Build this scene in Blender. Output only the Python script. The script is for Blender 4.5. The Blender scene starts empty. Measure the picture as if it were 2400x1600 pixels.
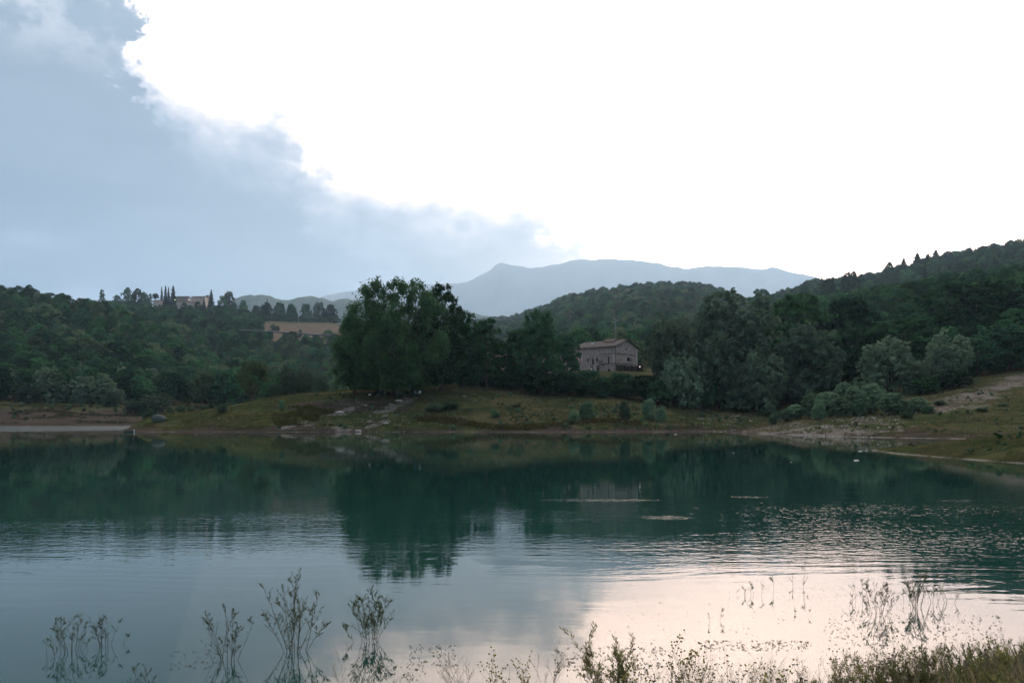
import bpy, math, random
import numpy as np
from mathutils import Vector, Matrix
R = math.radians
sc = bpy.context.scene
random.seed(7); rng = np.random.default_rng(11)

# ------------------------------------------------------------------ camera
F, HOR, CAMZ = 1920.0, 978.0, 3.0          # focal length in photo pixels, horizon row, eye height
cam = bpy.data.objects.new('camera', bpy.data.cameras.new('camera'))
sc.collection.objects.link(cam)
cam.location = (0, 0, CAMZ); cam.rotation_euler = (R(90), 0, 0)
cam.data.sensor_width = 36; cam.data.lens = 36 * F / 2400
cam.data.shift_y = (HOR - 800) / 2400
cam.data.clip_start = 0.1; cam.data.clip_end = 30000
sc.camera = cam

# ------------------------------------------------------------------ node helpers
def setin(nt, n, sock, v):
    s = n.inputs[sock]
    if isinstance(v, bpy.types.NodeSocket): nt.links.new(v, s)
    elif v is not None: s.default_value = v
def M(nt, op, a, b=None, c=None, clamp=False):
    n = nt.nodes.new('ShaderNodeMath'); n.operation = op; n.use_clamp = clamp
    setin(nt, n, 0, a); setin(nt, n, 1, b)
    if c is not None: setin(nt, n, 2, c)
    return n.outputs[0]
def sstep(nt, x, lo, hi, a=0.0, b=1.0):
    n = nt.nodes.new('ShaderNodeMapRange'); n.interpolation_type = 'SMOOTHSTEP'
    for i, v in enumerate((x, lo, hi, a, b)): setin(nt, n, i, v)
    return n.outputs[0]
def mixc(nt, f, a, b, blend='MIX'):
    n = nt.nodes.new('ShaderNodeMix'); n.data_type = 'RGBA'; n.blend_type = blend
    setin(nt, n, 0, f)
    for i, v in ((6, a), (7, b)):
        if isinstance(v, tuple) and len(v) == 3: v = (*v, 1)
        setin(nt, n, i, v)
    return n.outputs[2]
def noise(nt, vec, scale, detail=4, rough=.5, dim='3D', out=0, dist=0):
    n = nt.nodes.new('ShaderNodeTexNoise'); n.noise_dimensions = dim
    if vec is not None: nt.links.new(vec, n.inputs['Vector'])
    setin(nt, n, 'Scale', scale); setin(nt, n, 'Detail', detail); setin(nt, n, 'Roughness', rough); setin(nt, n, 'Distortion', dist)
    return n.outputs[out]
def comb(nt, x, y, z):
    n = nt.nodes.new('ShaderNodeCombineXYZ'); setin(nt, n, 0, x); setin(nt, n, 1, y); setin(nt, n, 2, z); return n.outputs[0]
def mapping(nt, vec, scale=(1, 1, 1), loc=(0, 0, 0), rot=(0, 0, 0)):
    n = nt.nodes.new('ShaderNodeMapping'); nt.links.new(vec, n.inputs[0])
    n.inputs['Scale'].default_value = scale; n.inputs['Location'].default_value = loc; n.inputs['Rotation'].default_value = rot
    return n.outputs[0]

# ------------------------------------------------------------------ world: dusk sky with a cloud bank on the left
SUN_AZ, SUN_EL = R(14), R(20)
w = bpy.data.worlds.new('World'); sc.world = w; w.use_nodes = True
nt = w.node_tree; nt.nodes.clear()
wo = nt.nodes.new('ShaderNodeOutputWorld'); bg = nt.nodes.new('ShaderNodeBackground')
nt.links.new(bg.outputs[0], wo.inputs[0])
sky = nt.nodes.new('ShaderNodeTexSky'); sky.sky_type = 'NISHITA'; sky.sun_disc = False
sky.sun_elevation = SUN_EL; sky.sun_rotation = SUN_AZ; sky.air_density = 1.2; sky.dust_density = 1.5
tc = nt.nodes.new('ShaderNodeTexCoord').outputs['Generated']
sep = nt.nodes.new('ShaderNodeSeparateXYZ'); nt.links.new(tc, sep.inputs[0])
dx, dy, dz = sep.outputs
az = M(nt, 'ARCTAN2', dx, dy)                              # 0 = straight ahead, + = right
el = M(nt, 'ARCSINE', dz)
# broad glow of the hidden sun
sd = (math.sin(SUN_AZ) * math.cos(SUN_EL), math.cos(SUN_AZ) * math.cos(SUN_EL), math.sin(SUN_EL))
dot = nt.nodes.new('ShaderNodeVectorMath'); dot.operation = 'DOT_PRODUCT'
nt.links.new(tc, dot.inputs[0]); dot.inputs[1].default_value = sd
ang = M(nt, 'ARCCOSINE', M(nt, 'MINIMUM', dot.outputs['Value'], 0.9999))
g1 = M(nt, 'EXPONENT', M(nt, 'MULTIPLY', M(nt, 'POWER', M(nt, 'DIVIDE', ang, R(34)), 2.0), -1.0))
GLOW = 9.2
glow = M(nt, 'MULTIPLY', g1, GLOW)
elup = sstep(nt, el, R(8), R(17), M(nt, 'ADD', sstep(nt, az, R(-2), R(9), 0.17, 0.42), sstep(nt, az, R(8), R(16), 0.0, 0.2)), 1.0)
glow = M(nt, 'MULTIPLY', glow, elup)
gcol = mixc(nt, sstep(nt, el, R(4), R(24)), (1.0, 0.66, 0.49), (1.0, 0.76, 0.62))
vm = nt.nodes.new('ShaderNodeVectorMath'); vm.operation = 'SCALE'; nt.links.new(gcol, vm.inputs[0]); nt.links.new(glow, vm.inputs[3])
basec = mixc(nt, sstep(nt, el, R(5), R(60)), (0.22, 0.30, 0.38), (0.80, 0.88, 0.98))
add = nt.nodes.new('ShaderNodeVectorMath'); add.operation = 'ADD'; nt.links.new(vm.outputs[0], add.inputs[0]); nt.links.new(basec, add.inputs[1])
opensky = add.outputs[0]
# cloud bank: upper edge falls from the left towards the middle of the view
nv = comb(nt, az, M(nt, 'MULTIPLY', el, 1.5), 0.0)
n1 = noise(nt, nv, 7.0, 6, .55); n2 = noise(nt, nv, 2.6, 3, .5)
fc = nt.nodes.new('ShaderNodeFloatCurve'); cv = fc.mapping.curves[0]
pts = [(-180, 90), (-60, 80), (-30, 40), (-26.2, 33), (-25.5, 23.0), (-23.8, 20.8), (-21, 20.4), (-18, 20.3), (-15.6, 19.2), (-13.5, 17.0), (-11, 15.9), (-8, 15.7), (-4, 15.8), (0.5, 16.0), (3.5, 14.8), (5.5, 11.5), (8, 8), (12, 6), (30, 5), (60, 12), (100, 50), (180, 90)]
while len(cv.points) < len(pts): cv.points.new(0.5, 0.5)
for p, (a, b) in zip(cv.points, pts):
    p.location = ((a + 180) / 360, b / 90); p.handle_type = 'VECTOR'
fc.mapping.update()
warp = M(nt, 'ADD', M(nt, 'MULTIPLY', M(nt, 'SUBTRACT', noise(nt, nv, 32.0, 5, .62), 0.5), 0.07), 0.0)
warp = M(nt, 'ADD', warp, M(nt, 'MULTIPLY', M(nt, 'SUBTRACT', noise(nt, nv, 3.0, 2, .5), 0.5), 0.10))
warp = M(nt, 'ADD', warp, M(nt, 'MULTIPLY', M(nt, 'SUBTRACT', noise(nt, nv, 9.0, 6, .6), 0.5), 0.22))
nt.links.new(M(nt, 'DIVIDE', M(nt, 'ADD', M(nt, 'ADD', az, warp), math.pi), 2 * math.pi), fc.inputs['Value'])
edge = M(nt, 'MULTIPLY', fc.outputs[0], math.pi / 2)
dist = M(nt, 'SUBTRACT', edge, M(nt, 'ADD', el, 0.032))
dist = M(nt, 'ADD', dist, M(nt, 'ADD', M(nt, 'MULTIPLY', M(nt, 'SUBTRACT', n1, 0.5), 0.17), M(nt, 'MULTIPLY', M(nt, 'SUBTRACT', noise(nt, nv, 24.0, 5, .6), 0.5), 0.06)))
cm = sstep(nt, dist, -0.035, 0.10)
cm = M(nt, 'SUBTRACT', 1.0, M(nt, 'POWER', M(nt, 'SUBTRACT', 1.0, cm), 3.0))
# clear cream strip under the bank's right end
cm = M(nt, 'MULTIPLY', cm, M(nt, 'SUBTRACT', 1.0, M(nt, 'MULTIPLY', sstep(nt, M(nt, 'ADD', az, M(nt, 'MULTIPLY', M(nt, 'SUBTRACT', n1, 0.5), 0.25)), R(-7), R(3)), sstep(nt, M(nt, 'ADD', el, M(nt, 'MULTIPLY', M(nt, 'SUBTRACT', n1, 0.5), 0.05)), R(12.0), R(10.5)))))
# holes / bright rents in the upper left cloud
hole = M(nt, 'MULTIPLY', sstep(nt, noise(nt, nv, 5.5, 5, .6), 0.46, 0.60), sstep(nt, el, R(19), R(25)))
cm = M(nt, 'MULTIPLY', cm, M(nt, 'SUBTRACT', 1.0, M(nt, 'MULTIPLY', hole, 0.12)))
# streaks low over the horizon open the bank a little
streak = noise(nt, comb(nt, M(nt, 'MULTIPLY', az, 4.0), M(nt, 'MULTIPLY', el, 26.0), 3.0), 1.0, 4, .5)
cm = M(nt, 'MULTIPLY', cm, sstep(nt, streak, 0.25, 0.5, 0.86, 0.97))
n3 = noise(nt, nv, 4.0, 5, .6)
ccol = mixc(nt, sstep(nt, el, R(4), R(26)), (0.105, 0.175, 0.235), (0.185, 0.25, 0.32))
ccol = mixc(nt, sstep(nt, n3, 0.3, 0.7, 0.0, 0.6), ccol, (0.25, 0.32, 0.40))
lay = noise(nt, comb(nt, M(nt, 'MULTIPLY', az, 2.2), M(nt, 'MULTIPLY', el, 14.0), 5.0), 1.0, 5, .55)
ccol = mixc(nt, sstep(nt, lay, 0.38, 0.66, 0.0, 0.55), ccol, (0.11, 0.17, 0.24))
ccol = mixc(nt, sstep(nt, dist, 0.07, 0.0, 0.0, 0.55), ccol, (0.50, 0.57, 0.68))
ccol = mixc(nt, sstep(nt, el, R(19), R(25), 0.0, 0.75), ccol, mixc(nt, sstep(nt, noise(nt, nv, 9.0, 6, .62), 0.42, 0.58), (0.27, 0.35, 0.44), (0.95, 0.96, 1.00)))
behind = sstep(nt, M(nt, 'ABSOLUTE', az), R(45), R(110))
ccol = mixc(nt, behind, ccol, basec)
thin = sstep(nt, dist, -0.13, 0.03, 1.0, 0.10)     # the open sky is veiled by thinning cloud next to the bank
osv = nt.nodes.new('ShaderNodeVectorMath'); osv.operation = 'SCALE'; nt.links.new(vm.outputs[0], osv.inputs[0]); nt.links.new(thin, osv.inputs[3])
nt.links.new(osv.outputs[0], add.inputs[0])
col = mixc(nt, cm, opensky, ccol)
# thin wisps low in the open sky
wisp = noise(nt, comb(nt, M(nt, 'MULTIPLY', az, 5.0), M(nt, 'MULTIPLY', el, 15.0), 9.0), 1.0, 4, .5)
wm = M(nt, 'MULTIPLY', sstep(nt, wisp, 0.5, 0.68), sstep(nt, el, R(14), R(8.5)))
col = mixc(nt, M(nt, 'MULTIPLY', wm, 0.35), col, (0.75, 0.85, 1.05))
nsc = nt.nodes.new('ShaderNodeVectorMath'); nsc.operation = 'SCALE'; nt.links.new(sky.outputs[0], nsc.inputs[0]); nsc.inputs[3].default_value = 0.012
ad2 = nt.nodes.new('ShaderNodeVectorMath'); ad2.operation = 'ADD'; nt.links.new(col, ad2.inputs[0]); nt.links.new(nsc.outputs[0], ad2.inputs[1])
nt.links.new(ad2.outputs[0], bg.inputs[0]); bg.inputs[1].default_value = 1.0

sunl = bpy.data.lights.new('sun', 'SUN'); sunl.energy = 0.15; sunl.angle = R(70); sunl.color = (1, .86, .74)
sun = bpy.data.objects.new('sun', sunl); sc.collection.objects.link(sun)
sun.rotation_euler = Vector(sd).to_track_quat('Z', 'Y').to_euler()

sc.view_settings.view_transform = 'Standard'; sc.view_settings.look = 'None'
sc.view_settings.exposure = 0; sc.view_settings.gamma = 1
sc.cycles.max_bounces = 6; sc.cycles.diffuse_bounces = 3; sc.cycles.glossy_bounces = 3
sc.cycles.transmission_bounces = 2; sc.cycles.volume_bounces = 1; sc.cycles.transparent_max_bounces = 4
sc.cycles.use_denoising = True

# ------------------------------------------------------------------ materials
MATS = {}
def mat(name, col, rough=.9, fn=None, spec=.2):
    m = bpy.data.materials.new(name); m.use_nodes = True; t = m.node_tree; b = t.nodes['Principled BSDF']
    b.inputs['Base Color'].default_value = (*col, 1); b.inputs['Roughness'].default_value = rough
    b.inputs['Specular IOR Level'].default_value = spec
    if fn: fn(t, b)
    MATS[name] = m; return m
def objvec(t): return t.nodes.new('ShaderNodeTexCoord').outputs['Object']
def posvec(t): return t.nodes.new('ShaderNodeNewGeometry').outputs['Position']
def noisy(c1, c2, scale, detail=5, lo=.35, hi=.65, bump=0, bscale=None, world=False):
    def f(t, b):
        v = posvec(t) if world else objvec(t)
        n = noise(t, v, scale, detail, .6)
        t.links.new(mixc(t, sstep(t, n, lo, hi), c1, c2), b.inputs['Base Color'])
        if bump:
            bp = t.nodes.new('ShaderNodeBump'); bp.inputs['Strength'].default_value = bump
            t.links.new(noise(t, v, bscale or scale * 3, 4), bp.inputs['Height']); t.links.new(bp.outputs[0], b.inputs['Normal'])
    return f
def leafmat(name, c1, c2, trans=.3, nscale=.35):
    m = bpy.data.materials.new(name); m.use_nodes = True; t = m.node_tree; t.nodes.clear()
    out = t.nodes.new('ShaderNodeOutputMaterial')
    p = posvec(t); n = noise(t, p, nscale, 3, .6)
    oi = t.nodes.new('ShaderNodeObjectInfo').outputs['Random']
    c = mixc(t, sstep(t, n, .3, .7), c1, c2)
    hs = t.nodes.new('ShaderNodeHueSaturation'); t.links.new(c, hs.inputs['Color'])
    t.links.new(M(t, 'ADD', M(t, 'MULTIPLY', oi, .045), .483), hs.inputs['Hue'])
    t.links.new(M(t, 'ADD', M(t, 'MULTIPLY', M(t, 'FRACT', M(t, 'MULTIPLY', oi, 7.3)), 1.05), .5), hs.inputs['Value'])
    d = t.nodes.new('ShaderNodeBsdfDiffuse'); tr = t.nodes.new('ShaderNodeBsdfTranslucent'); mx = t.nodes.new('ShaderNodeMixShader')
    t.links.new(hs.outputs[0], d.inputs[0]); t.links.new(hs.outputs[0], tr.inputs[0])
    mx.inputs[0].default_value = trans
    t.links.new(d.outputs[0], mx.inputs[1]); t.links.new(tr.outputs[0], mx.inputs[2]); t.links.new(mx.outputs[0], out.inputs[0])
    MATS[name] = m; return m
leafmat('leaf_forest', (.024, .078, .032), (.060, .148, .052), .3, .12)
leafmat('leaf_dark', (.018, .058, .029), (.042, .102, .042))
leafmat('leaf_oak', (.040, .090, .042), (.090, .158, .066), .35, .25)
leafmat('leaf_willow', (.085, .135, .090), (.140, .195, .120), .3, .3)
leafmat('leaf_pale', (.070, .115, .060), (.110, .160, .075), .3, .3)
leafmat('leaf_conifer', (.016, .036, .024), (.030, .054, .032), .1)
leafmat('leaf_shrub', (.085, .150, .085), (.135, .205, .120), .3, .8)
leafmat('leaf_shoot', (.050, .060, .030), (.085, .100, .045), .3, 8)
leafmat('leaf_weed', (.150, .165, .060), (.260, .230, .110), .45, 4)
leafmat('grass_green', (.075, .120, .030), (.145, .165, .055), .45, 2)
leafmat('grass_dry', (.190, .155, .085), (.290, .240, .135), .45, 2)
leafmat('grass_yellow', (.150, .150, .050), (.220, .205, .075), .3, 1)
leafmat('grass_far', (.040, .058, .022), (.078, .084, .034), .3, .6)
leafmat('dry_far', (.085, .070, .042), (.145, .118, .066), .3, .6)
leafmat('yellow_far', (.080, .082, .030), (.140, .130, .052), .3, .6)
mat('bark', (.06, .05, .04), fn=noisy((.045, .038, .030), (.085, .072, .058), 3))
mat('stem_brown', (.06, .045, .03), fn=noisy((.05, .035, .022), (.10, .075, .045), 20))
mat('stem_dry', (.12, .10, .07), fn=noisy((.15, .115, .075), (.26, .21, .14), 20))

# ------------------------------------------------------------------ object helpers
def link(o, parent=None):
    sc.collection.objects.link(o)
    if parent is not None: o.parent = parent
    return o
def mesh_np(name, verts, faces_flat, nper, mats, midx=None, smooth=False):
    me = bpy.data.meshes.new(name)
    verts = np.asarray(verts, np.float32); ff = np.asarray(faces_flat, np.int32).ravel(); nf = len(ff) // nper
    me.vertices.add(len(verts)); me.vertices.foreach_set('co', verts.ravel())
    me.loops.add(len(ff)); me.loops.foreach_set('vertex_index', ff)
    me.polygons.add(nf); me.polygons.foreach_set('loop_start', np.arange(0, nf * nper, nper, dtype=np.int32))
    me.polygons.foreach_set('loop_total', np.full(nf, nper, np.int32))
    if smooth: me.polygons.foreach_set('use_smooth', np.ones(nf, bool))
    for m in mats: me.materials.append(MATS[m])
    if midx is not None: me.polygons.foreach_set('material_index', np.asarray(midx, np.int32))
    me.update(calc_edges=True)
    return me
def tag(o, label=None, cat=None, group=None, kind=None):
    if label: o['label'] = label
    if cat: o['category'] = cat
    if group: o['group'] = group
    if kind: o['kind'] = kind
    return o
def empty(name, loc, rz=0, scale=1):
    o = bpy.data.objects.new(name, None); o.empty_display_size = .2
    o.location = loc; o.rotation_euler = (0, 0, rz); o.scale = (scale,) * 3 if not hasattr(scale, '__len__') else scale
    return link(o)
class MB:
    def __init__(s): s.v = []; s.f = []; s.m = []
    def box(s, c, d, rz=0, m=0, bev=0):
        cx, cy, cz = c; hx, hy, hz = d[0] / 2, d[1] / 2, d[2] / 2; n = len(s.v); ca, sa = math.cos(rz), math.sin(rz)
        for x, y, z in ((-1, -1, -1), (1, -1, -1), (1, 1, -1), (-1, 1, -1), (-1, -1, 1), (1, -1, 1), (1, 1, 1), (-1, 1, 1)):
            X, Y = x * hx, y * hy; s.v.append((cx + X * ca - Y * sa, cy + X * sa + Y * ca, cz + z * hz))
        for f in ((0, 3, 2, 1), (4, 5, 6, 7), (0, 1, 5, 4), (1, 2, 6, 5), (2, 3, 7, 6), (3, 0, 4, 7)):
            s.f.append(tuple(n + i for i in f)); s.m.append(m)
        return s
    def poly(s, pts, m=0):
        n = len(s.v); s.v += [tuple(p) for p in pts]; s.f.append(tuple(range(n, n + len(pts)))); s.m.append(m); return s
    def prism(s, pts, off, m=0):
        """pts: planar polygon, off: thickness vector"""
        n = len(s.v); k = len(pts); o = Vector(off)
        s.v += [tuple(p) for p in pts] + [tuple(Vector(p) + o) for p in pts]
        s.f.append(tuple(range(n + k - 1, n - 1, -1))); s.f.append(tuple(range(n + k, n + 2 * k))); s.m += [m, m]
        for i in range(k):
            j = (i + 1) % k; s.f.append((n + i, n + j, n + k + j, n + k + i)); s.m.append(m)
        return s
    def tube(s, pts, rads, n=6, m=0):
        base = len(s.v); pts = [Vector(p) for p in pts]
        for i, p in enumerate(pts):
            t = (pts[min(i + 1, len(pts) - 1)] - pts[max(i - 1, 0)]).normalized()
            a = t.orthogonal().normalized(); b = t.cross(a)
            r = rads[i] if hasattr(rads, '__len__') else rads
            for k in range(n):
                th = 2 * math.pi * k / n; s.v.append(tuple(p + a * (r * math.cos(th)) + b * (r * math.sin(th))))
        for i in range(len(pts) - 1):
            for k in range(n):
                k2 = (k + 1) % n; s.f.append((base + i * n + k, base + i * n + k2, base + (i + 1) * n + k2, base + (i + 1) * n + k)); s.m.append(m)
        s.f.append(tuple(base + k for k in range(n - 1, -1, -1))); s.f.append(tuple(base + (len(pts) - 1) * n + k for k in range(n))); s.m += [m, m]
        return s
    def ball(s, c, r, nu=6, nv=4, m=0, sq=(1, 1, 1)):
        base = len(s.v); c = Vector(c)
        for j in range(1, nv):
            ph = math.pi * j / nv
            for i in range(nu):
                th = 2 * math.pi * i / nu; s.v.append((c.x + r * sq[0] * math.sin(ph) * math.cos(th), c.y + r * sq[1] * math.sin(ph) * math.sin(th), c.z + r * sq[2] * math.cos(ph)))
        t = len(s.v); s.v.append((c.x, c.y, c.z + r * sq[2])); s.v.append((c.x, c.y, c.z - r * sq[2]))
        for j in range(nv - 2):
            for i in range(nu):
                i2 = (i + 1) % nu; s.f.append((base + j * nu + i, base + (j + 1) * nu + i, base + (j + 1) * nu + i2, base + j * nu + i2)); s.m.append(m)
        for i in range(nu):
            i2 = (i + 1) % nu; s.f.append((t, base + i, base + i2)); s.f.append((t + 1, base + (nv - 2) * nu + i2, base + (nv - 2) * nu + i)); s.m += [m, m]
        return s
    def mesh(s, name, mats, smooth=False):
        me = bpy.data.meshes.new(name); me.from_pydata(s.v, [], s.f)
        for m in (mats if isinstance(mats, (list, tuple)) else [mats]): me.materials.append(MATS[m])
        me.polygons.foreach_set('material_index', s.m)
        if smooth: me.polygons.foreach_set('use_smooth', [True] * len(s.f))
        me.update(); return me
    def build(s, name, mats, parent=None, smooth=False):
        return link(bpy.data.objects.new(name, s.mesh(name, mats, smooth)), parent)

# ------------------------------------------------------------------ terrain height
def zof(D, y): return CAMZ + D * (HOR - y) / F
def value_noise(x, y, seed=0):
    xi = np.floor(x).astype(np.int64); yi = np.floor(y).astype(np.int64); fx = x - xi; fy = y - yi
    fx = fx * fx * (3 - 2 * fx); fy = fy * fy * (3 - 2 * fy)
    def h(a, b):
        n = (a * 374761393 + b * 668265263 + seed * 1442695041) & 0xffffffff
        n = ((n ^ (n >> 13)) * 1274126177) & 0xffffffff
        return ((n ^ (n >> 16)) & 0xffff) / 65535.0
    return (h(xi, yi) * (1 - fx) + h(xi + 1, yi) * fx) * (1 - fy) + (h(xi, yi + 1) * (1 - fx) + h(xi + 1, yi + 1) * fx) * fy
def fbm(x, y, s, oct=4, seed=0):
    t = 0; a = 1; n = 0
    for i in range(oct):
        t = t + a * value_noise(x / s, y / s, seed + i); n += a; a *= .5; s *= .5
    return t / n - .5
def SD(D):
    # far slopes lie deeper than their nominal distance in the tables below
    D = np.asarray(D, float); return np.where(D < 330, D, np.where(D < 600, 330 + (D - 330) * 2.0, 870 + (D - 600) * 5.0))
S = 'S'   # shore marker: z = 0
def prof(table):
    xs = sorted(table); K = max(len(v) for v in table.values()); Dm = np.zeros((len(xs), K)); Zm = np.zeros((len(xs), K))
    for i, x in enumerate(xs):
        row = table[x]
        for k in range(K):
            if k < len(row):
                D, y = row[k]; D = float(SD(D)); Dm[i, k] = D; Zm[i, k] = 0.0 if y == S else (float(y[1:]) if isinstance(y, str) else zof(D, y))
            else:
                Dm[i, k] = Dm[i, k - 1] + 60; Zm[i, k] = Zm[i, k - 1] - (4 if len(row) < 8 and False else 0)
    xs = np.array(xs, float)
    def f(px, D):
        px = np.clip(px, xs[0], xs[-1]); z = np.full(px.shape, -1.5); Ds = []; Zs = []
        for k in range(K):
            Ds.append(np.interp(px, xs, Dm[:, k])); Zs.append(np.interp(px, xs, Zm[:, k]))
        z = np.where(D < Ds[0], np.maximum(-1.5, Zs[0] - (Ds[0] - D) * np.where(Zs[0] > 1, .7, .08)), z)
        for k in range(K - 1):
            t = np.clip((D - Ds[k]) / np.maximum(Ds[k + 1] - Ds[k], .01), 0, 1)
            z = np.where((D >= Ds[k]) & (D < Ds[k + 1]), Zs[k] * (1 - t) + Zs[k + 1] * t, z)
        z = np.where(D >= Ds[-1], Zs[-1], z)
        return z
    return f
far = prof({
 -900: [(285, S), (325, 950), (400, 870), (500, 760), (600, 680), (700, 730), (900, 770), (1500, 880)],
 0:    [(288, S), (330, 953), (390, 902), (470, 815), (570, 697), (640, 725), (760, 745), (1500, 880)],
 200:  [(288, S), (330, 957), (390, 910), (460, 832), (540, 735), (600, 748), (700, 727), (1500, 880)],
 300:  [(290, S), (330, 962), (380, 925), (440, 865), (510, 772), (600, 768), (690, 728), (1500, 880)],
 400:  [(300, S), (335, 965), (380, 940), (430, 895), (480, 830), (590, 785), (690, 726), (1500, 880)],
 500:  [(310, S), (340, 968), (380, 948), (430, 920), (470, 895), (580, 812), (690, 730), (1500, 880)],
 600:  [(310, S), (340, 968), (380, 955), (430, 930), (480, 895), (585, 800), (680, 752), (1500, 870)],
 780:  [(310, S), (340, 968), (380, 955), (430, 930), (500, 870), (590, 803), (680, 756), (1500, 870)],
 1000: [(260, '=3'), (300, 950), (350, 935), (430, 912), (500, 880), (600, 835), (800, 790), (1500, 850)],
 1200: [(250, '=6'), (265, 880), (320, 875), (400, 865), (500, 845), (650, 800), (950, 748), (1500, 850)],
 1320: [(250, 900), (262, 868), (290, 864), (350, 862), (450, 840), (600, 790), (770, 712), (1500, 850)],
 1420: [(250, 900), (262, 868), (290, 864), (350, 862), (450, 835), (600, 770), (760, 693), (1500, 850)],
 1550: [(250, 905), (262, 880), (290, 870), (350, 855), (450, 815), (600, 755), (760, 681), (1500, 850)],
 1660: [(230, 922), (255, 912), (290, 895), (350, 865), (450, 815), (600, 760), (750, 686), (1500, 850)],
 1750: [(225, 926), (240, 918), (290, 880), (350, 840), (450, 790), (600, 752), (740, 725), (1500, 850)],
 1900: [(215, 926), (235, 916), (270, 870), (340, 790), (450, 745), (600, 712), (700, 676), (1500, 850)],
 2050: [(205, 922), (225, 905), (270, 850), (340, 770), (450, 722), (590, 700), (700, 660), (1500, 850)],
 2200: [(190, 905), (215, 885), (260, 820), (330, 735), (450, 700), (580, 665), (690, 616), (1500, 800)],
 2400: [(188, 880), (212, 860), (255, 790), (320, 705), (430, 690), (560, 640), (680, 581), (1500, 750)],
 3400: [(188, 840), (212, 815), (255, 740), (320, 640), (430, 630), (560, 600), (680, 530), (1500, 700)]})
pen = prof({
 200: [(172, '=-1.5'), (178, '=-1.5'), (188, '=-1.5'), (203, '=-1.5'), (220, '=-1.5'), (240, '=-1.5'), (260, '=-1.5')],
 262: [(172, '=-.5'), (178, '=-.3'), (188, '=-.4'), (203, '=-1'), (220, '=-1.5'), (240, '=-1.5'), (260, '=-1.5')],
 300: [(170, S), (177, 1008), (186, 1005), (200, 1003), (212, '=-.3'), (240, '=-1.5'), (260, '=-1.5')],
 345: [(169, S), (177, 1003), (186, 992), (197, 980), (207, 988), (240, '=-1.5'), (260, '=-1.5')],
 385: [(169, S), (177, 1001), (186, 987), (197, 971), (207, 972), (240, '=-.5'), (260, '=-1.5')],
 440: [(169, S), (178, 997), (190, 978), (203, 966), (217, 968), (240, '=1'), (265, '=1')],
 520: [(169, S), (178, 990), (190, 966), (203, 955), (217, 957), (240, '=2'), (265, '=2')],
 600: [(169, S), (178, 984), (190, 955), (203, 940), (217, 940), (240, '=3'), (265, '=3')],
 700: [(169, S), (178, 984), (190, 950), (203, 926), (217, 925), (240, '=4'), (265, '=3')],
 800: [(169, S), (178, 985), (190, 948), (203, 920), (220, 916), (240, '=6'), (265, '=4')],
 900: [(169, S), (178, 987), (190, 950), (203, 921), (220, 914), (240, '=7'), (265, '=5')],
 1000: [(169, S), (178, 988), (190, 948), (203, 916), (220, 903), (240, '=9'), (265, '=6')],
 1070: [(169, S), (178, 988), (190, 945), (203, 912), (218, 898), (240, '=11'), (265, '=9')],
 1200: [(168, S), (178, 990), (190, 955), (203, 930), (220, 912), (240, '=12'), (265, '=14')],
 1400: [(166, S), (176, 994), (189, 968), (203, 945), (222, 925), (245, 900), (265, '=18')],
 1600: [(171, S), (180, 998), (191, 978), (205, 960), (224, 945), (245, 925), (265, 905)],
 1750: [(180, S), (186, 1000), (195, 985), (208, 970), (226, 950), (245, 920), (265, 905)],
 1850: [(185, S), (190, 1000), (198, 990), (210, 975), (228, 945), (245, 912), (265, 900)],
 2000: [(190, '=-.5'), (195, 1000), (200, 990), (212, 970), (228, 940), (245, 905), (265, 880)]})
bankF = prof({
 1600: [(160, '=-1.5'), (165, '=-1.5'), (172, '=-1.5'), (182, '=-1.5'), (195, '=-1.5'), (210, '=-1.5')],
 1670: [(160, '=-.6'), (165, '=-.2'), (172, '=-.3'), (182, '=-1'), (195, '=-1.5'), (210, '=-1.5')],
 1720: [(158, S), (163, 1011), (171, 1008), (180, '=.1'), (190, '=-.8'), (210, '=-.5')],
 1790: [(149, S), (156, 1007), (165, 998), (176, 994), (190, 992), (210, '=.5')],
 1860: [(138, S), (146, 1007), (156, 987), (168, 979), (188, 975), (212, '=3')],
 1950: [(129, S), (138, 1003), (150, 980), (164, 972), (186, 966), (212, 955)],
 2050: [(123, S), (134, 1002), (148, 977), (164, 964), (186, 948), (212, 925)],
 2130: [(119, S), (131, 1002), (146, 974), (164, 955), (186, 928), (212, 905)],
 2250: [(115, S), (129, 1005), (146, 966), (166, 930), (186, 908), (212, 890)],
 2400: [(110, S), (128, 1002), (146, 957), (166, 915), (186, 884), (212, 865)],
 3400: [(105, S), (125, 985), (146, 930), (166, 880), (186, 850), (212, 820)]})
def spitG(px, D):
    fr = np.interp(px, [2045, 2100, 2200, 2300, 2400, 2700, 3400], [73, 67.5, 61.5, 57, 53, 45, 38])
    zc = np.interp(px, [1990, 2045, 2100, 2200, 2300, 2400, 2700, 3400], [-.8, .02, .30, .72, 1.2, 1.7, 2.6, 3.5])
    w_ = np.interp(px, [2045, 2200, 2400, 3400], [3, 9, 15, 22])
    t = (D - fr) / w_
    return np.where(t < 0, t * .9, np.where(t < 1, zc * np.sin(np.clip(t, 0, 1) * np.pi / 2), zc - (t - 1) ** 2 * np.abs(zc) * 1.2 - (t - 1) * .1))
def shoreN(x): return 8.35 + np.clip(x, 0, 9) * .12 + .25 * np.sin(x * 1.1) - np.clip(-x - 1, 0, 3) * .12
def nearZ(x, y):
    s = shoreN(x); t = s - y
    z = np.where(t < 0, t * .22, np.minimum(1.45, .10 * t + .012 * t * t * 1.3))
    return z
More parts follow.
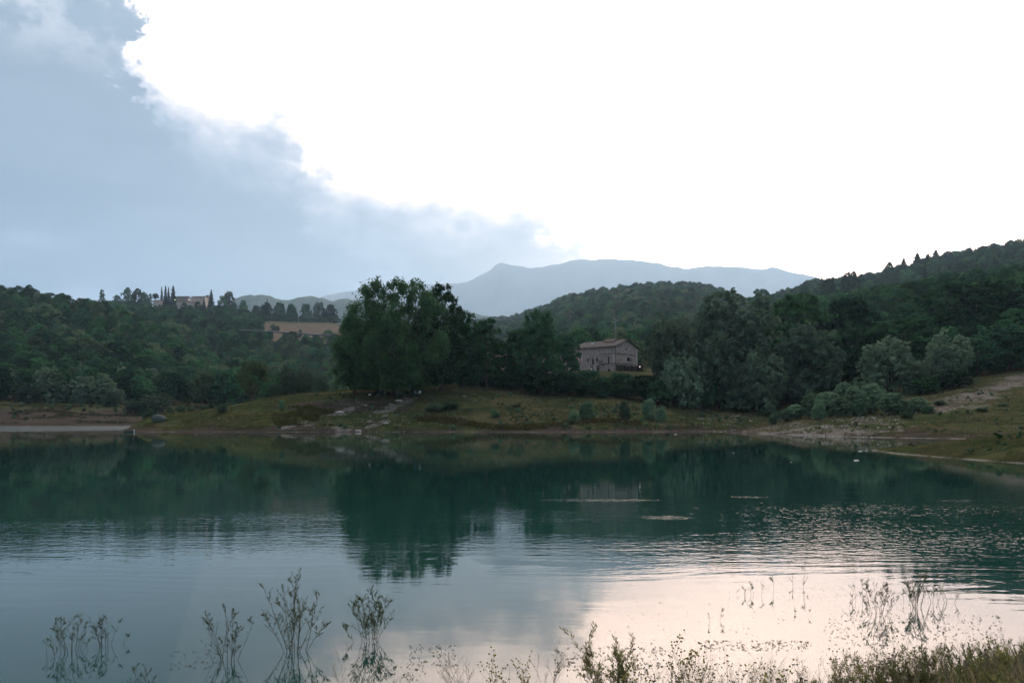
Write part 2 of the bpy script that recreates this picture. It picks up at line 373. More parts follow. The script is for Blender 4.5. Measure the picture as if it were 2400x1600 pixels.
def ground_z(x, y):
    x = np.asarray(x, float); y = np.asarray(y, float); yy = np.maximum(y, 1.0); px = 1200 + F * x / yy
    z = np.maximum(far(px, yy), np.maximum(pen(px, yy), bankF(px, yy))); z = np.maximum(z, np.clip(spitG(px, yy), -1.5, 99))
    amp = np.clip((yy - 100) / 200, .1, 1) * np.clip(z, 0, 4) / 4
    z = z + fbm(x, y, 26, 4, 3) * 2.6 * amp * np.where(yy > 240, 1, .45)
    z = z + fbm(x, y, 3.2, 3, 9) * .35 * np.clip(z, 0, 1)
    # level pads under the buildings
    for cx, cy, r0, zz in PADS:
        d = np.hypot(x - cx, y - cy); k = np.clip((r0 * 1.6 - d) / (r0 * .6), 0, 1); z = z * (1 - k) + zz * k
    return np.maximum(np.maximum(z, -1.5), nearZ(x, y))
PADS = [(32, 277, 15, 17.8), (-4, 262, 9, 14.5)]
def gz(x, y): return float(ground_z(np.array([x]), np.array([y]))[0])
def at(px, D): x = (px - 1200) / F * D; return x, D, gz(x, D)

# ------------------------------------------------------------------ ground sheet
pxs = np.unique(np.concatenate([np.linspace(-1500, -120, 60), np.linspace(-120, 2520, 760), np.linspace(2520, 3900, 60)]))
Ds = SD(np.unique(np.concatenate([np.linspace(4, 14, 26), np.linspace(14, 44, 10), np.linspace(44, 100, 110), np.linspace(100, 230, 230), np.linspace(230, 360, 90), np.linspace(360, 800, 110), np.linspace(800, 1500, 30)])))
PX, DD = np.meshgrid(pxs, Ds); X = (PX - 1200) / F * DD; Z = ground_z(X, DD)
nr, ncol = PX.shape
idx = np.arange(nr * ncol).reshape(nr, ncol)
quads = np.stack([idx[:-1, :-1], idx[:-1, 1:], idx[1:, 1:], idx[1:, :-1]], -1).reshape(-1, 4)
# real ground cover kinds: bare soil, gravel, dry grass, stubble
def band(v, a, b, s): return np.clip((v - a) / s, 0, 1) * np.clip((b - v) / s, 0, 1)
Ypx = HOR - (Z - CAMZ) * F / DD
nz = fbm(X, DD, 9, 4, 21); nz2 = fbm(X, DD, 2.5, 3, 41)
soil = np.zeros_like(Z); gravel = np.zeros_like(Z); dry = np.zeros_like(Z); stub = np.zeros_like(Z)
soil = np.maximum(soil, np.clip((1.3 + nz * 3 - Z) / .8, 0, 1) * (DD > 40))                       # drawdown rim
soil = np.where(DD < 100, soil * .3, soil)
soil = np.maximum(soil, ((DD > 270) & (DD < 345) & (PX < 700)) * np.clip((8 - Z + nz * 8) / 2, 0, 1))
def seg(ax, ay, bx, by, wd):
    vx, vy = bx - ax, by - ay; t = np.clip(((X - ax) * vx + (DD - ay) * vy) / (vx * vx + vy * vy), 0, 1)
    d = np.hypot(X - ax - t * vx, DD - ay - t * vy); return np.clip(1.4 - d / wd + nz2 * 2.2, 0, 1)
for (pa, Da, pb, Db, wd) in ((700, 173, 860, 191, 1.5), (800, 171, 960, 197, 2.0), (655, 171.5, 760, 180, 1.0), (860, 173, 905, 178, .9)):
    gravel = np.maximum(gravel, seg((pa - 1200) / F * Da, Da, (pb - 1200) / F * Db, Db, wd) * np.clip(nz2 * 3 + nz * 2 + .75, 0, 1))
gravel = np.maximum(gravel, ((PX > 1740) & (PX < 2120)) * band(DD, 122, 165, 6) * np.clip(nz2 * 3 + .5 + (1.9 - Z) * .3, 0, 1) * .8)
gravel = np.maximum(gravel, seg((2180 - 1200) / F * 152, 152, (2420 - 1200) / F * 190, 190, 5) * .8 * (PX > 2100))
soil = np.maximum(soil, band(PX, 640, 1000, 60) * band(DD, 169, 198, 4) * np.clip(.75 + nz * 4, 0, 1))
dry = np.clip(nz * 3 + .35, 0, 1)
stub = band(PX, 615, 812, 8) * band(DD, float(SD(592)), float(SD(668)), 8)
ATT = np.stack([soil, gravel, dry, stub], -1).reshape(-1, 4)
def ground_nodes(t, b):
    v = posvec(t); a = t.nodes.new('ShaderNodeAttribute'); a.attribute_name = 'cover'
    s = t.nodes.new('ShaderNodeSeparateColor'); t.links.new(a.outputs['Color'], s.inputs[0])
    n1 = noise(t, v, .5, 6, .65); n2 = noise(t, v, 2.5, 5, .7)
    grass = mixc(t, sstep(t, n1, .35, .65), (.038, .056, .022), (.078, .084, .035))
    dryc = mixc(t, sstep(t, n2, .35, .65), (.082, .070, .038), (.125, .102, .055))
    c = mixc(t, M(t, 'MULTIPLY', s.outputs[2], sstep(t, n2, .3, .6)), grass, dryc)
    soilc = mixc(t, sstep(t, n2, .3, .7), (.040, .032, .026), (.092, .074, .060))
    c = mixc(t, sstep(t, M(t, 'ADD', s.outputs[0], M(t, 'MULTIPLY', M(t, 'SUBTRACT', n2, .5), 1.4)), .35, .7), c, soilc)
    grav = mixc(t, sstep(t, noise(t, v, 6, 4, .7), .35, .65), (.10, .088, .075), (.25, .225, .195))
    c = mixc(t, sstep(t, M(t, 'ADD', s.outputs[1], M(t, 'MULTIPLY', M(t, 'SUBTRACT', n2, .5), 1.2)), .35, .65), c, grav)
    c = mixc(t, a.outputs['Alpha'], c, mixc(t, sstep(t, n1, .3, .7), (.10, .082, .060), (.155, .118, .086)))
    zs = t.nodes.new('ShaderNodeSeparateXYZ'); t.links.new(v, zs.inputs[0])
    pt_ = noise(t, mapping(t, v, (.06, .22, .5)), 1.0, 5, .65)
    c = mixc(t, sstep(t, pt_, .50, .64, 0, .6), c, (.022, .030, .016))
    c = mixc(t, sstep(t, pt_, .44, .32, 0, .45), c, (.105, .098, .050))
    shore_glint = M(t, 'MULTIPLY', sstep(t, zs.outputs[2], .09, .02), sstep(t, noise(t, v, .35, 4, .6), .48, .6))  # pale waterline band: sky reflection and foam painted into the ground colour
    c = mixc(t, shore_glint, c, (.17, .15, .13))
    shore_glint2 = M(t, 'MULTIPLY', M(t, 'MULTIPLY', sstep(t, zs.outputs[2], .10, .03), sstep(t, zs.outputs[1], 152, 148)), sstep(t, noise(t, v, .5, 4, .6), .42, .56))  # brighter painted reflection line along the nearer shores
    c = mixc(t, shore_glint2, c, (.24, .22, .19))
    t.links.new(c, b.inputs['Base Color'])
    bp = t.nodes.new('ShaderNodeBump'); bp.inputs['Strength'].default_value = 1.0; bp.inputs['Distance'].default_value = .6
    t.links.new(n2, bp.inputs['Height']); t.links.new(bp.outputs[0], b.inputs['Normal'])
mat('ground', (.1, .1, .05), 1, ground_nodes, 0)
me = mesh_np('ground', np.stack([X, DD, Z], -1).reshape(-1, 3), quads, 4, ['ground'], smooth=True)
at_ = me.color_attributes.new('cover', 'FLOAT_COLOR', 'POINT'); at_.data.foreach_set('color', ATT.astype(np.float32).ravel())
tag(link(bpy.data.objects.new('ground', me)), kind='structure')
# bank the camera stands on, carried on behind it
bx = np.linspace(-60, 60, 90); by = np.linspace(-60, 4.02, 50); BX, BY = np.meshgrid(bx, by); BZ = nearZ(BX, BY) - .02
ii = np.arange(BX.size).reshape(BX.shape); q = np.stack([ii[:-1, :-1], ii[:-1, 1:], ii[1:, 1:], ii[1:, :-1]], -1).reshape(-1, 4)
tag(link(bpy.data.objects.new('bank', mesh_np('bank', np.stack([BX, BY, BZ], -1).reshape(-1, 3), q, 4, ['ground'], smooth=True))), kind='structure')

# ------------------------------------------------------------------ mountains
def massif(name, D0, depth, ridge, mname, seed):
    rx = np.array([r[0] for r in ridge], float); ry = np.array([r[1] for r in ridge], float)
    p = np.linspace(rx[0], rx[-1], 420); d = np.linspace(-1, 1, 60); P, T = np.meshgrid(p, d)
    Xw = (P - 1200) / F * D0; H = zof(D0, np.interp(P, rx, ry))
    sh = np.where(T < 0, 1 - np.abs(T) ** 1.5, 1 - T ** 2)
    Yw = D0 + T * depth
    g = fbm(Xw, Yw * .6, D0 * .12, 5, seed)
    Zw = 8 + (H - 8) * sh * (1 + g * .9 * np.clip(np.abs(T) * 3, 0, 1) * (sh > 0))
    Zw = Zw + fbm(Xw, Yw, D0 * .012, 3, seed + 5) * D0 * .003
    i_ = np.arange(P.size).reshape(P.shape); q_ = np.stack([i_[:-1, :-1], i_[:-1, 1:], i_[1:, 1:], i_[1:, :-1]], -1).reshape(-1, 4)
    return tag(link(bpy.data.objects.new(name, mesh_np(name, np.stack([Xw, Yw, Zw], -1).reshape(-1, 3), q_, 4, [mname], smooth=True))), kind='structure')
mat('mountain_grass', (.12, .13, .10), 1, noisy((.05, .065, .04), (.13, .125, .10), .0012, 8, .35, .65, world=True), 0)
mat('hill_wood', (.04, .06, .035), 1, noisy((.03, .05, .03), (.07, .09, .05), .02, 6, world=True), 0)
massif('mountain', 15000, 2600, [(640, 760), (700, 722), (760, 703), (800, 692), (850, 678), (900, 672), (960, 669), (1030, 667), (1065, 664), (1090, 660), (1118, 648), (1140, 638), (1153, 630), (1160, 621), (1172, 615), (1190, 618), (1215, 622), (1240, 627), (1280, 623), (1310, 619), (1335, 610), (1370, 607), (1400, 605), (1430, 602.5), (1450, 604), (1475, 605.5), (1510, 611), (1540, 615), (1570, 622), (1600, 629), (1650, 626), (1700, 628), (1745, 626), (1780, 628.5), (1800, 628), (1806, 623), (1830, 630), (1855, 637), (1890, 642), (1925, 653), (1960, 672), (2010, 700), (2080, 740), (2160, 800), (2300, 860)], 'mountain_grass', 5)
massif('distant_hill', 5500, 1100, [(380, 800), (450, 760), (520, 735), (560, 712), (580, 701), (597, 698), (612, 703), (640, 702), (668, 714), (690, 712), (715, 700), (735, 695), (755, 701), (790, 712), (850, 720), (1000, 735), (1150, 745), (1400, 800), (1700, 850), (2400, 880)], 'hill_wood', 15)

# ------------------------------------------------------------------ water
def water_nodes(t, b):
    v = posvec(t); sp = t.nodes.new('ShaderNodeSeparateXYZ'); t.links.new(v, sp.inputs[0]); x, y, _ = sp.outputs
    b.inputs['Base Color'].default_value = (.007, .035, .029, 1); b.inputs['Roughness'].default_value = .02
    b.inputs['IOR'].default_value = 1.333; b.inputs['Specular IOR Level'].default_value = .5
    # long-crested ripples travelling towards the bank, finer wavelets, and slow swell
    wrp = noise(t, mapping(t, v, (.05, .12, 1)), 1.0, 3, .5)
    v2 = comb(t, x, M(t, 'ADD', y, M(t, 'MULTIPLY', wrp, 5.0)), 0.0)
    rip = noise(t, mapping(t, v2, (.30, 2.6, 1), rot=(0, 0, R(3))), 1.0, 2, .4)
    fine = noise(t, mapping(t, v2, (2.2, 5.5, 1)), 1.0, 3, .55)
    chop = noise(t, mapping(t, v, (3.2, 4.2, 1)), 1.0, 2, .6)
    # where the breeze touches the surface (patches far out, calm water close to the bank)
    br = noise(t, mapping(t, v, (.022, .05, 1), loc=(3.1, 1.7, 0)), 1.0, 3, .5)
    brm = sstep(t, br, .40, .66)
    nearcalm = sstep(t, y, 10.5, 17.0, .10, 1.0)
    farcalm = sstep(t, y, 34, 23, .0, 1.0)
    rightc = sstep(t, x, -30, 6, .55, 1.0)
    a_r = M(t, 'MULTIPLY', M(t, 'MULTIPLY', nearcalm, sstep(t, y, 46, 20, .12, 1.0)), M(t, 'ADD', M(t, 'MULTIPLY', brm, .8), .30))
    a_c = M(t, 'MULTIPLY', M(t, 'MULTIPLY', sstep(t, y, 15, 22), farcalm), M(t, 'MULTIPLY', brm, rightc))
    def ell(cx, cy, rx, ry):
        ex = M(t, 'POWER', M(t, 'DIVIDE', M(t, 'SUBTRACT', x, cx), rx), 2.0); ey = M(t, 'POWER', M(t, 'DIVIDE', M(t, 'SUBTRACT', y, cy), ry), 2.0)
        return sstep(t, M(t, 'ADD', ex, ey), 1.9, .0)
    gust = M(t, 'MAXIMUM', ell(3.3, 29.8, 2.1, .55), M(t, 'MAXIMUM', ell(8.9, 30.9, .8, .35), M(t, 'MAXIMUM', ell(16.0, 29.6, .6, .25), ell(4.6, 24.6, .7, .5))))
    cove = M(t, 'MULTIPLY', sstep(t, M(t, 'SUBTRACT', y, M(t, 'MULTIPLY', M(t, 'ADD', x, 109.0), .9)), 172, 175), sstep(t, M(t, 'ADD', x, M(t, 'MULTIPLY', M(t, 'SUBTRACT', noise(t, mapping(t, v, (.3, .5, 1)), 1.0, 3, .6), .5), 14.0)), -68, -86))
    h = M(t, 'ADD', M(t, 'MULTIPLY', M(t, 'MULTIPLY', rip, a_r), .0058), M(t, 'MULTIPLY', M(t, 'MULTIPLY', fine, a_r), .0030))
    h = M(t, 'ADD', h, M(t, 'MULTIPLY', M(t, 'MULTIPLY', chop, a_c), .020))
    h = M(t, 'ADD', h, M(t, 'MULTIPLY', M(t, 'MULTIPLY', chop, M(t, 'MULTIPLY', gust, sstep(t, noise(t, mapping(t, v, (3.0, 9.0, 1)), 1.0, 3, .7), .50, .72))), .0045))
    h = M(t, 'ADD', h, M(t, 'MULTIPLY', M(t, 'MULTIPLY', chop, cove), .22))
    h = M(t, 'ADD', h, M(t, 'MULTIPLY', noise(t, mapping(t, v, (.5, 1.6, 1)), 1.0, 2, .5), .0016))
    bp = t.nodes.new('ShaderNodeBump'); bp.inputs['Strength'].default_value = 1.0; bp.inputs['Distance'].default_value = 1.0
    t.links.new(h, bp.inputs['Height']); t.links.new(bp.outputs[0], b.inputs['Normal'])
mat('water', (.02, .06, .06), .02, water_nodes, .5)
mb = MB(); mb.poly([(-600, 2, 0), (600, 2, 0), (600, 330, 0), (-600, 330, 0)])
tag(mb.build('water', 'water'), kind='structure')
# ------------------------------------------------------------------ trees
def leaf_cloud(centers, radii, counts, size, seed, up=.0, long=1.6, droop=0.0, squash=.8, out=None):
    """leaf-sized quads scattered in clumps: returns verts, quads"""
    r = np.random.default_rng(seed); C = np.repeat(centers, counts, 0); RR = np.repeat(radii, counts)[:, None]; n = len(C)
    d = r.normal(size=(n, 3)); d /= np.linalg.norm(d, axis=1)[:, None]; rad = r.random((n, 1)) ** .45
    p = C + d * rad * RR * np.array([1, 1, squash])
    # blades face outwards and up, as leaves do
    nrm = d * .55 + (np.repeat(out, counts, 0) * .6 if out is not None else 0) + np.array([0, 0, .45]) + r.normal(size=(n, 3)) * .55; nrm /= np.linalg.norm(nrm, axis=1)[:, None]
    a = r.normal(size=(n, 3)); a[:, 2] += up - droop; a -= nrm * (a * nrm).sum(1)[:, None]; a /= np.linalg.norm(a, axis=1)[:, None] + 1e-9
    b = np.cross(a, nrm)
    s = size * (.6 + .8 * r.random((n, 1)))
    v = np.stack([p - a * s * long * .5, p + b * s * .5, p + a * s * long * .5, p - b * s * .5], 1).reshape(-1, 3)
    return v, np.arange(len(v)).reshape(-1, 4)
def lobes(kind, H, W, r):
    """crown as overlapping lobes: list of (centre, radii)"""
    L = []
    if kind == 'round':
        z0 = H * .16
        for i in range(24):
            t = i / 23; th = i * 2.4 + r.random(); rr = W * .5 * (.72 * math.sin(math.pi * min(.92, .22 + t * .7))) * (.6 + .5 * r.random())
            z = z0 + (H * .88 - z0) * (t ** .9); s = W * (.13 + .08 * r.random()) * (1.05 - .3 * t)
            L.append(((rr * math.cos(th), rr * math.sin(th), z), (s, s, s * .85)))
    elif kind == 'willow':
        for i in range(38):
            t = r.random() ** .8; th = i * 2.4 + r.random(); env = math.sqrt(max(.02, 1 - (t * 1.02 - .25) ** 2 / .75)) if t > .25 else .95
            rr = W * .5 * .74 * env * math.sqrt(r.random() * .7 + .3); z = H * (.06 + .82 * t); s = W * (.085 + .075 * r.random())
            L.append(((rr * math.cos(th), rr * math.sin(th), z), (s, s, s * 1.5)))
    elif kind == 'open':
        for i in range(170):
            t = r.random() ** .9; th = i * 2.4 + r.random(); env = math.sin(math.pi * (.22 + .66 * t)) ** .8
            rr = W * .5 * .93 * env * r.random() ** .45; z = H * (.07 + .88 * t + .05 * r.random()); s = W * (.045 + .05 * r.random()) * (1.2 - .6 * t)
            L.append(((rr * math.cos(th), rr * math.sin(th), z), (s, s, s * 1.35)))
    elif kind == 'vase':
        for i in range(22):
            t = r.random(); th = i * 2.4; rr = W * .5 * (.35 + .6 * t ** .5) * math.sqrt(r.random() * .8 + .2) * (1 if t < .75 else .75)
            z = H * (.30 + .62 * t); s = W * (.09 + .06 * r.random()); L.append(((rr * math.cos(th), rr * math.sin(th), z), (s, s, s * 1.1)))
    elif kind == 'column':
        for i in range(14):
            t = i / 13; th = i * 2.4; rr = W * .18 * math.sin(math.pi * (.1 + .8 * t)); s = W * .5 * (.45 + .55 * math.sin(math.pi * (.12 + .78 * t)))
            L.append(((rr * math.cos(th), rr * math.sin(th), H * (.08 + .84 * t)), (s * .8, s * .8, H * .09)))
    elif kind == 'pine':
        for i in range(9):
            th = i * 2.4; rr = W * .3 * math.sqrt((i + .5) / 9); L.append(((rr * math.cos(th), rr * math.sin(th), H * (.72 + .10 * r.random())), (W * .22, W * .22, H * .13)))
    return L
def crown_mesh(name, kind, H, W, n, size, mname, seed, clump=1.0, fill=.75, up=.3, long=1.6):
    r = np.random.default_rng(seed); C = []; Rd = []
    if kind == 'conifer':
        nt_ = 26; cs = []
        for i in range(nt_):
            t = i / (nt_ - 1); z = H * (.07 + .91 * t); rad = W * .5 * (1 - t) ** .85 * (.8 + .4 * r.random()); k = max(3, int(9 * (1 - t)) + 1)
            for j in range(k):
                th = j * 2 * math.pi / k + i * 1.7 + r.random() * .5; L = rad * (.75 + .35 * r.random())
                for f in (.35, .65, .95): cs.append((L * f * math.cos(th), L * f * math.sin(th), z - L * f * .22, .13 * W * (1 - t) ** .6 * (1.1 - f * .5) + .12))
        cs = np.array(cs); cnt = np.full(len(cs), max(1, n // len(cs)))
        v, q_ = leaf_cloud(cs[:, :3], cs[:, 3], cnt, size, seed + 1, 0, long, 0, .45)
        return mesh_np(name, v, q_, 4, [mname])
    L = lobes(kind, H, W, r); per = 26; O_ = []
    for (c, s) in L:
        d = r.normal(size=(per, 3)); d /= np.linalg.norm(d, axis=1)[:, None]; d[:, 2] = d[:, 2] if kind in ('open', 'willow', 'vase') else np.abs(d[:, 2]) * .9 - .25 * r.random(per)
        k = fill + (1 - fill) * r.random((per, 1)); O_.append(d); C.append(np.array(c) + d * k * np.array(s) * (1 + .25 * r.random((per, 1)))); Rd.append(np.full(per, .22 * s[0] * clump) * (.6 + .8 * r.random(per)))
    C = np.concatenate(C); Rd = np.concatenate(Rd); wgt = Rd ** 1.6 * (.35 + r.random(len(Rd))); cnt = np.maximum(1, (n * wgt / wgt.sum()).astype(int))
    v, q_ = leaf_cloud(C, Rd, cnt, size, seed + 1, up, long, out=np.concatenate(O_), squash=1.15 if kind in ('open', 'willow', 'vase') else .8)
    v[:, 2] = np.maximum(v[:, 2], .05)
    return mesh_np(name, v, q_, 4, [mname])
def trunk_mesh(name, kind, H, W, seed, nl=9, r0=None, stems=1):
    r = np.random.default_rng(seed); mb = MB(); r0 = r0 or H * .018
    for s in range(stems):
        ph = s * 2.4 + seed; lean = .0 if stems == 1 else W * .16
        top = np.array([lean * math.cos(ph), lean * math.sin(ph), H * (.80 if kind != 'vase' else .5)])
        b0 = np.array([.12 * s * math.cos(ph), .12 * s * math.sin(ph), -.3])
        P = [b0 + (top - b0) * t + np.array([math.sin(t * 5 + seed), math.cos(t * 4 + seed), 0]) * .012 * H * t for t in np.linspace(0, 1, 7)]
        rad = [r0 * (1.25 if i == 0 else 1) * (1 - .85 * i / 6) for i in range(7)]; mb.tube(P, rad, 6)
        for k in range(nl):
            t = .18 + .7 * (k + r.random() * .6) / nl; st = b0 + (top - b0) * t; th = k * 2.4 + r.random() + s
            Lh = W * .34 * (1.1 - .6 * t) * (.8 + .4 * r.random()); up = H * (.12 + .16 * r.random())
            if kind == 'conifer': up = -H * .02; Lh *= .6
            e = st + np.array([Lh * math.cos(th), Lh * math.sin(th), up]); m1 = st + (e - st) * .5 + np.array([0, 0, -up * .15])
            rr = r0 * .5 * (1 - t * .7); mb.tube([st, m1, e], [rr, rr * .6, rr * .2], 5)
            for j in range(3):
                f = .45 + .2 * j; s2 = st + (e - st) * f; th2 = th + (r.random() - .5) * 2.2
                e2 = s2 + np.array([Lh * .4 * math.cos(th2), Lh * .4 * math.sin(th2), up * .6]); mb.tube([s2, e2], [rr * .45, rr * .12], 4)
    return mb.mesh(name, 'bark')
KINDS = {}
def defkind(key, kind, H, W, n, size, mname, seeds, trunk=True, stems=1, nl=9, **kw):
    KINDS[key] = [(crown_mesh('crown', kind, H, W, n, size, mname, s, **kw), trunk_mesh('trunk', kind, H, W, s, nl, None, stems) if trunk else None) for s in seeds] , H, W
defkind('forest', 'round', 12, 10, 2600, .50, 'leaf_forest', (1, 2, 3), nl=4)
defkind('forest_dark', 'round', 12, 9.5, 2600, .50, 'leaf_dark', (4, 5), nl=4)
defkind('forest_pale', 'round', 11, 9.5, 2600, .48, 'leaf_pale', (6, 7), nl=4)
defkind('broad', 'round', 16, 14, 9000, .42, 'leaf_forest', (11, 12), nl=7)
defkind('broad_dark', 'round', 16, 14, 9000, .42, 'leaf_dark', (14, 15), nl=7)
defkind('willow', 'willow', 12, 12, 14000, .30, 'leaf_willow', (21, 22, 23), stems=3, nl=5, long=2.2, up=.7)
defkind('conifer', 'conifer', 16, 6, 4600, .42, 'leaf_conifer', (31, 32), nl=3)
defkind('column', 'column', 14, 4.5, 3000, .40, 'leaf_dark', (33,), nl=3)
defkind('stone_pine', 'pine', 12, 8, 2600, .4, 'leaf_conifer', (35,), nl=4)
defkind('ridge_tree', 'open', 13, 11, 3000, .42, 'leaf_dark', (37, 38), nl=9)
defkind('vase', 'vase', 10, 10, 6000, .26, 'leaf_pale', (41,), stems=4, nl=5, long=2.0, up=.6)
defkind('bush', 'willow', 4, 4.5, 5000, .16, 'leaf_shrub', (51, 52, 53), stems=3, nl=3, long=2.6, up=1.2)
defkind('flame', 'column', 4, 2.6, 4200, .15, 'leaf_shrub', (55, 56, 57), stems=3, nl=3, long=3.0, up=1.6)
defkind('scrub', 'round', 5, 6, 4500, .26, 'leaf_dark', (61, 62), nl=4)
used = {}
def plant(key, px, ytop, ybase, D, wpx, label, cat='tree', group=None, name='tree', dz=0, var=None):
    """one tree: row of its top, row of its foot, distance and width in photo pixels"""
    meshes, H, W = KINDS[key]; D = float(SD(D)); x, y, z = at(px, D)
    if ybase is not None: z = min(z, zof(D, ybase)) if ybase < 0 else z
    ztop = zof(D, ytop); h = max(.5, ztop - z); s = h / H / .97; sw = wpx / F * D / W
    i = used.get(key, 0); used[key] = i + 1; cm, tm = meshes[(i if var is None else var) % len(meshes)]
    e = empty(name, (x, y, z + dz), random.random() * 6.28, (sw, sw, s)); tag(e, label, cat, group)
    if tm: link(bpy.data.objects.new('trunk', tm), e)
    link(bpy.data.objects.new('crown', cm), e)
    return e

# --- the big tree group on the peninsula
def big(name, px, ytop, D, wpx, kind, n, size, mname, seed, label, stems=1, nl=16, r0=None, **kw):
    x, y, z = at(px, D); H = zof(D, ytop) - z; W = wpx / F * D
    e = empty(name, (x, y, z)); tag(e, label, 'tree', kw.pop('group', None))
    link(bpy.data.objects.new('trunk', trunk_mesh('trunk', kind, H, W, seed, nl, r0, stems)), e)
    link(bpy.data.objects.new('crown', crown_mesh('crown', kind, H, W, n, size, mname, seed, **kw)), e)
    return e
big('broadleaf_tree', 925, 650, 200, 285, 'open', 80000, .31, 'leaf_oak', 101, 'tallest broad tree with airy open top on the grassy point', stems=3, nl=22, r0=.42, clump=2.3, fill=.1)
big('broadleaf_tree', 1035, 668, 205, 135, 'open', 26000, .34, 'leaf_dark', 102, 'tall dark tree leaning against the right side of the airy giant tree', nl=18, r0=.38, clump=2.3, fill=.15)
big('broadleaf_tree', 1085, 735, 207, 120, 'open', 16000, .34, 'leaf_dark', 103, 'mid height dark tree stepping down right of the tallest pair', nl=14, r0=.3, clump=2.3, fill=.15)
big('broadleaf_tree', 1140, 735, 212, 90, 'round', 13000, .34, 'leaf_dark', 104, 'pointed dark tree in front of the half hidden pink house', nl=12, r0=.3, clump=1.3, fill=.5)
big('broadleaf_tree', 1262, 728, 216, 120, 'open', 22000, .34, 'leaf_dark', 105, 'dark pointed tree standing alone left of the stone farmhouse', nl=12, r0=.3, clump=2.3, fill=.2)
big('broadleaf_tree', 1205, 765, 222, 80, 'round', 9000, .34, 'leaf_dark', 106, 'rounded dark tree on the left flank of the pointed tree by the farmhouse', nl=10, clump=1.3)
big('broadleaf_tree', 1330, 780, 228, 80, 'round', 9000, .34, 'leaf_dark', 107, 'dark tree directly at the left end of the stone farmhouse', nl=10, clump=1.3)
big('broadleaf_tree', 830, 750, 203, 110, 'open', 12000, .34, 'leaf_oak', 108, 'low spreading tree under the left edge of the airy giant tree', nl=10, clump=2.3, fill=.15)


big('broadleaf_tree', 1165, 790, 226, 90, 'round', 9000, .34, 'leaf_dark', 109, 'dark tree between the trunks that screens the pink house', nl=8, clump=1.3)
big('broadleaf_tree', 1110, 770, 224, 90, 'round', 9000, .34, 'leaf_dark', 110, 'dark tree behind the stepped tree on the knoll', nl=8, clump=1.3)
# --- willows and other single trees standing in front of the woods
W_ = 'willows along the right hand shore'
for px, yt, D, wp, key, lab in (
 (1575, 762, 222, 150, 'willow', 'grey green willow beside the stone farmhouse porch'),
 (1600, 835, 212, 120, 'willow', 'low willow bulging at the foot of the farmhouse side willow'),
 (1728, 700, 228, 245, 'willow', 'largest rounded willow in the middle of the right wood edge'),
 (1680, 800, 214, 150, 'willow', 'lower willow in front of the largest rounded willow'),
 (1790, 830, 212, 130, 'willow', 'dim willow at the right skirt of the largest willow'),
 (1895, 768, 214, 175, 'willow', 'conical grey willow right of the largest willow above the bay'),
 (2085, 806, 196, 165, 'willow', 'bright rounded willow behind the shrub clump on the right bank'),
 (2225, 785, 192, 120, 'willow', 'tall leaning willow with pale top at the edge of the darkest wood'),
 (2180, 850, 190, 110, 'willow', 'short willow between the bright rounded one and the leaning one'),
 (2120, 738, 224, 230, 'broad', 'broad dull willow rising behind the bright rounded one')):
    plant(key, px, yt, None, D, wp, lab, group=W_, name='willow_tree')
for px, yt, D, wp, key, lab in (
 (1870, 690, 252, 190, 'broad', 'tall tree with bare limbs between the two biggest willows'),
 (1990, 700, 250, 170, 'broad_dark', 'dark broad tree right of the bare limbed tree'),
 (2010, 760, 228, 150, 'broad_dark', 'shadowy tree in the gap behind the bright willow'),
 (1800, 745, 245, 130, 'broad_dark', 'dark tree tucked behind the largest willow'),
 (2330, 655, 250, 240, 'broad_dark', 'huge black green tree at the right edge of the photo'),
 (2230, 660, 258, 200, 'broad_dark', 'tall dark tree next to the black green one at the right edge'),
 (2370, 760, 208, 190, 'broad_dark', 'darkest tree over the right slope, cut by the photo edge'),
 (2290, 790, 205, 130, 'broad_dark', 'dark tree just right of the leaning willow'),
 (2450, 640, 240, 220, 'broad_dark', 'dark tree outside the right edge crowding the slope'),
 (1455, 875, 224, 110, 'scrub', 'bush under the wall of the stone farmhouse'),
 (1380, 868, 224, 90, 'scrub', 'green bush hiding the left foot of the farmhouse'),
 (1330, 872, 216, 110, 'scrub', 'dark thicket bush left below the farmhouse'),
 (1265, 860, 214, 110, 'scrub', 'dark bush under the pointed tree'),
 (1195, 868, 218, 90, 'scrub', 'dark bush under the half hidden pink house'),
 (1510, 880, 220, 100, 'scrub', 'bush under the farmhouse porch'),
 (1560, 890, 214, 100, 'scrub', 'low dark bush at the foot of the farmhouse side willow'),
 (1650, 895, 214, 110, 'scrub', 'low dark bush below the largest willow'),
 (1130, 862, 220, 80, 'scrub', 'bush at the brow of the grassy knoll'),
 (2240, 868, 186, 80, 'scrub', 'bright low bush at the foot of the leaning willow'),
 (2170, 885, 184, 70, 'scrub', 'low bush at the wood edge above the pale track')):
    plant(key, px, yt, None, D, wp, lab, cat='bush' if key == 'scrub' else 'tree', name='bush' if key == 'scrub' else 'broadleaf_tree')
G_ = 'willows on the far left bank'
